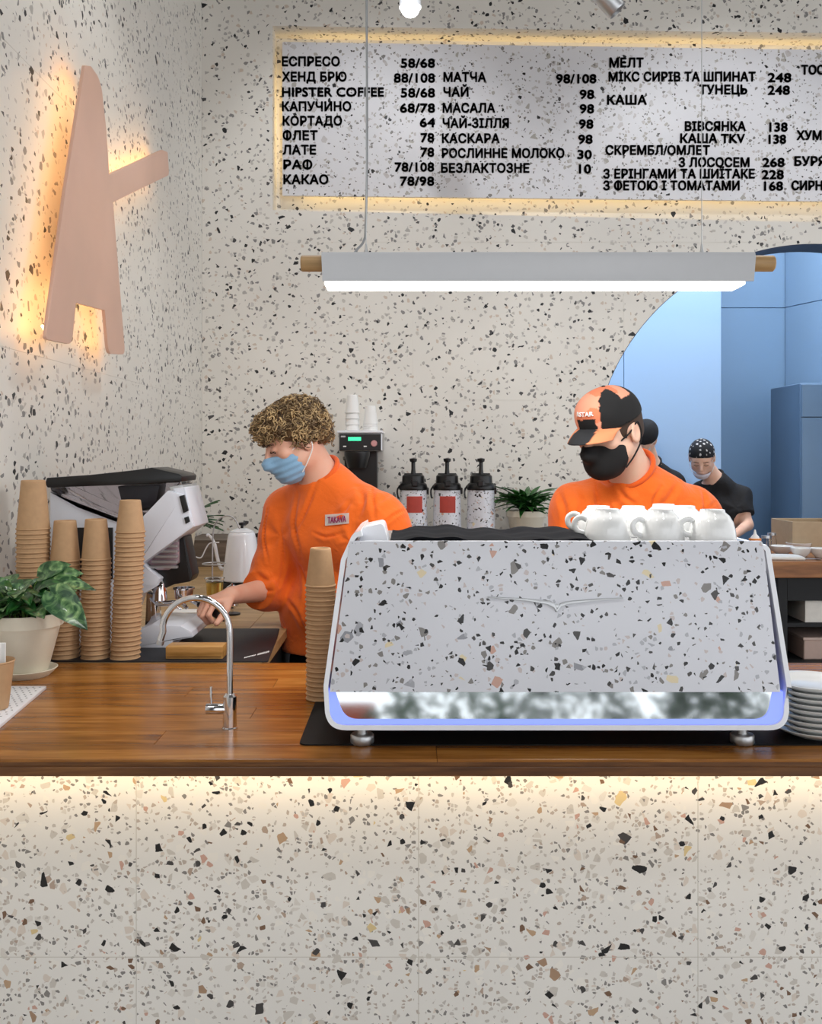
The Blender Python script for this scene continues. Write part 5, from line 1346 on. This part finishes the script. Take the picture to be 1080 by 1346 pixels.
bmesh.ops.solidify(bm, geom=bm.faces[:], thickness=.0012); bmesh.ops.recalc_face_normals(bm, faces=bm.faces[:])
bd_ = obj('badge', bm, M['white_paper'], r1, o1); bd_['label'] = 'small white name badge'
me = text_mesh('badge_text', 'TAKAVA', plain('magenta_print', (150, 30, 90), .5), width=1, cap=.6, bold=.03, depth=.03)
for v in me.vertices:
    u_ = .12+.76*v.co.x; w_ = .2+v.co.z; i = min(7, int(u_*8)); t = u_*8-i
    a = g[0][i].lerp(g[0][i+1], t); b_ = g[1][i].lerp(g[1][i+1], t); v.co = b_.lerp(a, w_)+Vector((-.0006, -.0022, 0))+Vector((0, -.0006 if v.co.y < 0 else 0, 0))
obj('badge_text', me, None, bd_)
# curly hair
def curly(root, off, H, seed):
    c = H.p(0, 0, .03); F = Field(c-.19, c+.19, .0055)
    F.ell(H.p(0, -.022, .045), (.088, .100, .080), H.R, .02); F.ell(H.p(0, .055, .070), (.066, .052, .040), H.R, .03); F.ell(H.p(0, -.085, -.005), (.062, .032, .055), H.R, .03)
    for sx in (-1, 1): F.ell(H.p(sx*.070, -.02, .025), (.022, .052, .040), H.R, .02)
    def fn(X, Y, Z): return .006*np.sin(95*X+2*np.sin(60*Z))*np.sin(90*Y+1)*np.sin(88*Z+2)
    F.warp(fn)
    F.ell(H.p(0, .080, -.025), (.060, .050, .062), H.R, .01, 'sub')
    def hc(co):
        n1 = vnoise(co, 55, seed); t = np.clip(.5+.5*n1, 0, 1)[:, None]
        return np.array(S((58, 40, 24)))*(1-t)+np.array(S((122, 92, 56)))*t
    me = F.mesh('hair', M['vc_hair']); colour(me, hc); hr = obj('hair', me, None, root, off)
    n = len(me.vertices); co = np.empty(n*3, np.float32); me.vertices.foreach_get('co', co); co = co.reshape(-1, 3); no = np.empty(n*3, np.float32); me.vertices.foreach_get('normal', no); no = no.reshape(-1, 3)
    rs = np.random.RandomState(seed); V = []; Q = []; Cc = []; pick = rs.permutation(n)
    made = 0
    for pi in pick:
        if made >= 1250: break
        p = co[pi]; nn = no[pi]; l = H.R @ (p-H.o)
        if l[1] > .03 and l[2] < .020: continue                   # keep the face clear
        if l[2] < -.045: continue
        if (p-H.p(0, 0, 0)) @ nn < 0: continue
        a = nrm(nn+rs.normal(size=3)*.35); t1_ = nrm(np.cross(a, rs.normal(size=3))); t2_ = np.cross(a, t1_)
        R_ = rs.uniform(.006, .0115); turns = rs.uniform(.9, 1.7); ln = rs.uniform(.010, .030); ph = rs.uniform(0, 6.3); th = rs.uniform(.0016, .0028); m = 11
        ctr = [p+a*(ln*k/m-.004)+t1_*R_*math.cos(ph+turns*6.28*k/m)+t2_*R_*math.sin(ph+turns*6.28*k/m)-np.array([0, 0, .006])*(k/m)**2 for k in range(m+1)]
        if rs.rand() < .5:                                         # ringlet lying on its side
            ctr = [p+nn*(.006+R_*.8*math.sin(ph+turns*6.28*k/m))+t1_*R_*math.cos(ph+turns*6.28*k/m)+t2_*(ln*1.2*(k/m-.5)) for k in range(m+1)]
        c0 = rs.rand()**1.3; colr = np.array(S((74, 52, 30)))*(1-c0)+np.array(S((214, 182, 132)))*c0
        b0 = len(V)
        for k in range(m+1):
            tg = nrm(ctr[min(k+1, m)]-ctr[max(k-1, 0)]); s1 = nrm(np.cross(tg, a+.01)); s2 = np.cross(tg, s1); tk = th*(1-.6*(k/m)**3)
            for c_, s_0 in ((1, 0), (0, 1), (-1, 0), (0, -1)): V.append(ctr[k]+(s1*c_+s2*s_0)*tk); Cc.append(colr)
        for k in range(m):
            for e in range(4): Q.append((b0+k*4+e, b0+k*4+(e+1) % 4, b0+(k+1)*4+(e+1) % 4, b0+(k+1)*4+e))
        made += 1
    me = bpy.data.meshes.new('curls'); me.from_pydata([tuple(v) for v in V], [], Q); me.update(); me.materials.append(M['vc_hair'])
    cc = np.ones((len(V), 4), np.float32); cc[:, :3] = np.array(Cc); at = me.color_attributes.new('col', 'FLOAT_COLOR', 'POINT'); at.data.foreach_set('color', cc.ravel())
    o = obj('curls', me, None, hr, smooth=180); o['kind'] = 'stuff'
curly(r1, o1, H1, 3)
# portafilter in his hand
hp = J1['wrist_r']+nrm((-.62, -.76, -.10))*.078+np.array([0, 0, -.030]); ax_ = nrm((.80, -.52, -.28))
pf = empty('portafilter', tuple(hp), 0, 'chrome portafilter with black handle held in the hand of the curly-haired barista', 'portafilter')
t = [tuple(ax_*v) for v in (-.055, -.04, 0, .045, .062)]
obj('handle', tube(t, [.009, .012, .0125, .014, .011], 16), M['black_plastic'], pf, smooth=60)
Mz = Matrix.Translation(tuple(ax_*-.125+np.array([0, 0, -.012])))
obj('basket', lathe([(.0, 0), (.018, 0), (.028, .006), (.030, .034), (.034, .036), (.034, .040), (.029, .040), (.028, .012), (0, .010)], 32, M=Mz), M['chrome'], pf, smooth=50)
obj('neck', tube([tuple(ax_*-.10), tuple(ax_*-.052)], [.0065, .008], 12), M['chrome'], pf)
obj('spout', tube(spline([tuple(ax_*-.125+np.array([0, 0, -.010])), tuple(ax_*-.125+np.array([0, 0, -.026])), tuple(ax_*-.118+np.array([.006, 0, -.036]))], 4), .006, 10), M['chrome'], pf)

# --- capped barista
f2 = nrm((-.28, -.96, 0))
H2 = Frame(A(801, 565, 2.74), (-.72, -.62, -.32), (0.03, 0, 1), 1.06)
J2 = dict(neck=A(838, 632, 2.83), chest=A(838, 710, 2.88), waist=A(838, 815, 2.93), pelvis=A(838, 885, 2.95),
    shoulder_r=A(756, 669, 2.88), shoulder_l=A(913, 674, 2.84), elbow_r=A(738, 770, 2.84), elbow_l=A(940, 765, 2.80), wrist_r=A(790, 800, 2.665), wrist_l=A(888, 800, 2.665))
L2 = nrm(np.cross((0, 0, 1), f2))
for sd, sg_ in (('r', -1), ('l', 1)):
    p = J2['pelvis']+L2*sg_*.09; J2['hip_'+sd] = p-np.array([0, 0, .06]); J2['knee_'+sd] = np.array([p[0], p[1]-.01, .47]); J2['ankle_'+sd] = np.array([p[0], p[1]+.02, .09])
r2, o2 = figure('person', 'barista in orange sweatshirt, black mask and orange-black cap behind the espresso machine', J2, H2, .0045, M['skin_b'],
    dict(r=dict(d=(.3, -.9, -.1), n_=(.1, 0, -1), curl=(25, 35, 20)), l=dict(d=(-.3, -.9, -.1), n_=(-.1, 0, -1), curl=(25, 35, 20))), M['orange'], M['jeans'], f2, folds=.0048, seed=9, collar=.058)
crease(r2, CR2)
face_mask(r2, o2, H2, M['mask_black'], pleats=False, strapmat=M['mask_black'], wide=1.02); eyes(r2, o2, H2)
# short dark hair under the cap
def short_hair(root, off, H, mat, low=-.02):
    c = H.p(0, 0, .02); F = Field(c-.17, c+.17, .005); F.ell(H.p(0, -.016, .022), (.0795*H.sc, .0965*H.sc, .090*H.sc), H.R, .01); F.ell(H.p(0, -.05, -.02), (.066*H.sc, .055*H.sc, .05*H.sc), H.R, .02)
    F.ell(H.p(0, .075, -.03), (.068*H.sc, .075*H.sc, .085*H.sc), H.R, .005, 'sub'); F.plane(H.p(0, -.03, low-.035), nrm(-H.u+.0*H.f), .004)
    for sx in (-1, 1): F.ell(H.p(sx*.082, .0, -.014), (.02, .026, .034), H.R, .004, 'sub')
    return obj('hair', F.mesh('hair', mat), mat, root, off)
short_hair(r2, o2, H2, M['brow'])
def cap_hat(root, off, H):
    q = H.sc; c = H.p(0, 0, .05); F = Field(c-.21, c+.21, .004)
    F.ell(H.p(0, -.010, .036), (.084*q, .103*q, .088*q), H.R, .0); F.ell(H.p(0, .030, .062), (.066*q, .062*q, .052*q), H.R, .03)
    F.plane(H.p(0, 0, .026), nrm(-H.u-.10*H.f), .002); F.ell(H.p(0, -.010, .026), (.079*q, .098*q, .083*q), H.R, 0, 'sub')
    def pat(co):
        l = (co-H.o) @ H.R.T; d = vnoise(l, 34, 2, 3)*.5
        blk = ((l[:, 0]+.35*l[:, 1] < -.012+.014*d) & ~((l[:, 2] > .098) & (l[:, 1] < .01))) | (l[:, 1] < -.045) ; blk |= (l[:, 2]+.012*d < .062) & (np.abs(l[:, 0]+.0) < .035+.01*d) & (l[:, 1] > .02); blk |= vnoise(l, 60, 8, 2) > .98
        o = np.where(blk[:, None], np.array(S((8, 8, 10))), np.array(S((226, 150, 122)))); lite = (vnoise(l, 30, 5) > .45)[:, None] & ~blk[:, None]
        return np.where(lite, np.array(S((214, 120, 84))), o)
    me = F.mesh('cap', M['vc_cap']); colour(me, pat); cp_ = obj('cap', me, None, root, off)
    # visor
    bm = bmesh.new(); rows = []
    for i in range(13):
        a = math.radians(-62+124*i/12); r = []
        for j in range(7):
            t = j/6; bx_2, by_2 = .084*math.sin(a), .094*math.cos(a)-.002
            ext = .070*math.cos(a*1.05)**.6 if abs(a) < 1.45 else 0
            x, y = bx_2*(1-.04*t), by_2+ext*t
            r.append(bm.verts.new(tuple(H.p(x, y, .032-.018*t*t-.9*(x*x)*2.4-.006*t))))
        rows.append(r)
    for i in range(12):
        for j in range(6): bm.faces.new((rows[i][j], rows[i+1][j], rows[i+1][j+1], rows[i][j+1]))
    bmesh.ops.subdivide_edges(bm, edges=bm.edges[:], cuts=2, use_grid_fill=True)
    bmesh.ops.solidify(bm, geom=bm.faces[:], thickness=.003); bmesh.ops.recalc_face_normals(bm, faces=bm.faces[:])
    me = bpy.data.meshes.new('visor'); bm.to_mesh(me); bm.free(); me.materials.append(M['vc_cap'])
    def pv(co):
        l = (co-H.o) @ H.R.T; d = vnoise(l, 38, 6, 3)*.5; blk = np.abs(l[:, 0]-.004+.016*d) < .036
        return np.where(blk[:, None], np.array(S((24, 26, 30))), np.array(S((214, 132, 90))))
    colour(me, pv); obj('visor', me, None, cp_, smooth=180)
    me = text_mesh('cap_text', 'RSTAR', M['white_paper'], width=.060, cap=.012, bold=.04, depth=.002)
    for v in me.vertices:
        a = -((v.co.x-.030)/.088)-.02; z = .070+v.co.z; rr = 1-.18*((z-.04)/.08)**2
        p = H.p(.0835*math.sin(a)*rr, (.0985*math.cos(a))*rr+.0045-.0, z); v.co = p+ (H.f*.002 if v.co.y < 0 else 0)
    me.flip_normals()
    obj('cap_text', me, None, cp_)
    obj('cap_button', lathe([(0, -.002), (.007, 0), (.005, .004), (0, .005)], 14, M=Matrix.Translation(tuple(H.p(0, -.008, .1235)))), M['black_cloth'], cp_)
cap_hat(r2, o2, H2)

# --- kitchen workers
def cook(name, label, H, d, neck, sh_r, sh_l, facing, wr_, el_, shirt, seed, folds=.004, mask=True):
    J = dict(neck=neck, shoulder_r=sh_r, shoulder_l=sh_l); mid = (sh_r+sh_l)/2
    J['chest'] = mid+np.array([0, .02, -.13]); J['waist'] = mid+np.array([0, .06, -.36]); J['pelvis'] = mid+np.array([0, .09, -.52])
    J['elbow_r'], J['elbow_l'] = el_; J['wrist_r'], J['wrist_l'] = wr_; Lk = nrm(np.cross((0, 0, 1), facing))
    for sd, sg_ in (('r', -1), ('l', 1)):
        p = J['pelvis']+Lk*sg_*.08; z0 = J['pelvis'][2]; J['hip_'+sd] = p-np.array([0, 0, .05]); J['knee_'+sd] = np.array([p[0], p[1]-.02, z0*.52]); J['ankle_'+sd] = np.array([p[0], p[1], .09])
    return figure(name, label, J, H, .0075, M['skin_b'], dict(r=dict(d=(.3, -.9, -.2), n_=(0, 0, -1), curl=(25, 30, 20)), l=dict(d=(-.3, -.9, -.2), n_=(0, 0, -1), curl=(25, 30, 20))), shirt, M['jeans'], facing, sc=.88, sleeve='short', folds=folds, seed=seed)
dw = 5.95
H3 = Frame(A(922, 601, dw), (-.28, -.75, -.55), (0, 0, 1), .98)
r3, o3 = cook('person', 'woman in black t-shirt and dotted black headscarf bending over kitchen work', H3, dw, A(941, 631, dw+.10), A(916, 650, dw+.12), A(972, 650, dw+.10), nrm((-.25, -.97, 0)),
    (A(944, 704, dw-.24), A(962, 706, dw-.20)), (A(915, 692, dw-.02), A(982, 690, dw+.0)), M['black_cloth'], 3)
eyes(r3, o3, H3, False)
F = Field(H3.o-.16, H3.o+.2, .0045); F.ell(H3.p(0, -.012, .030), (.082, .100, .088), H3.R, 0); F.ell(H3.p(.0, -.10, -.03), (.035, .030, .05), H3.R, .03); F.cap(H3.p(.02, -.11, -.05), H3.p(.035, -.11, -.13), .022, .03, .02)
F.ell(H3.p(0, .075, -.03), (.074, .075, .070), H3.R, .006, 'sub'); F.plane(H3.p(0, .03, .020), nrm(-H3.u+.55*H3.f), .004)
def dots(co):
    l = (co-H3.o) @ H3.R.T; g_ = np.sin(l[:, 0]*150+1)*np.sin(l[:, 1]*150)*np.sin(l[:, 2]*150+.5); return np.where((g_ > .45)[:, None], np.array(S((196, 192, 190))), np.array(S((12, 12, 18))))
me = F.mesh('headscarf', M['vc_scarf']); colour(me, dots); obj('headscarf', me, None, r3, o3)
face_mask(r3, o3, H3, M['mask_white'], name='lowered_mask', pleats=False, top=-.075)
dw2 = 5.95
H4 = Frame(A(846, 575, dw2), (-.5, -.62, -.65), (.35, 0, 1), .95)
r4, o4 = cook('person', 'kitchen worker in black cap and pale mask half hidden behind the capped barista', H4, dw2, A(857, 612, dw2+.14), A(826, 634, dw2+.15), A(886, 634, dw2+.15), nrm((-.25, -.97, 0)),
    (A(838, 700, dw2-.22), A(868, 700, dw2-.22)), (A(822, 684, dw2+.0), A(884, 684, dw2+.0)), M['black_cloth'], 5)
F = Field(H4.o-.16, H4.o+.18, .005); F.ell(H4.p(0, -.012, .032), (.083, .100, .088), H4.R, 0); F.ell(H4.p(0, .0, .040), (.080, .100, .07), H4.R, .01); F.plane(H4.p(0, 0, .012), nrm(-H4.u+.1*H4.f), .003)
obj('work_cap', F.mesh('work_cap', M['black_cloth']), M['black_cloth'], r4, o4); face_mask(r4, o4, H4, M['mask_white'], pleats=False)
short_hair(r4, o4, H4, M['brow'])
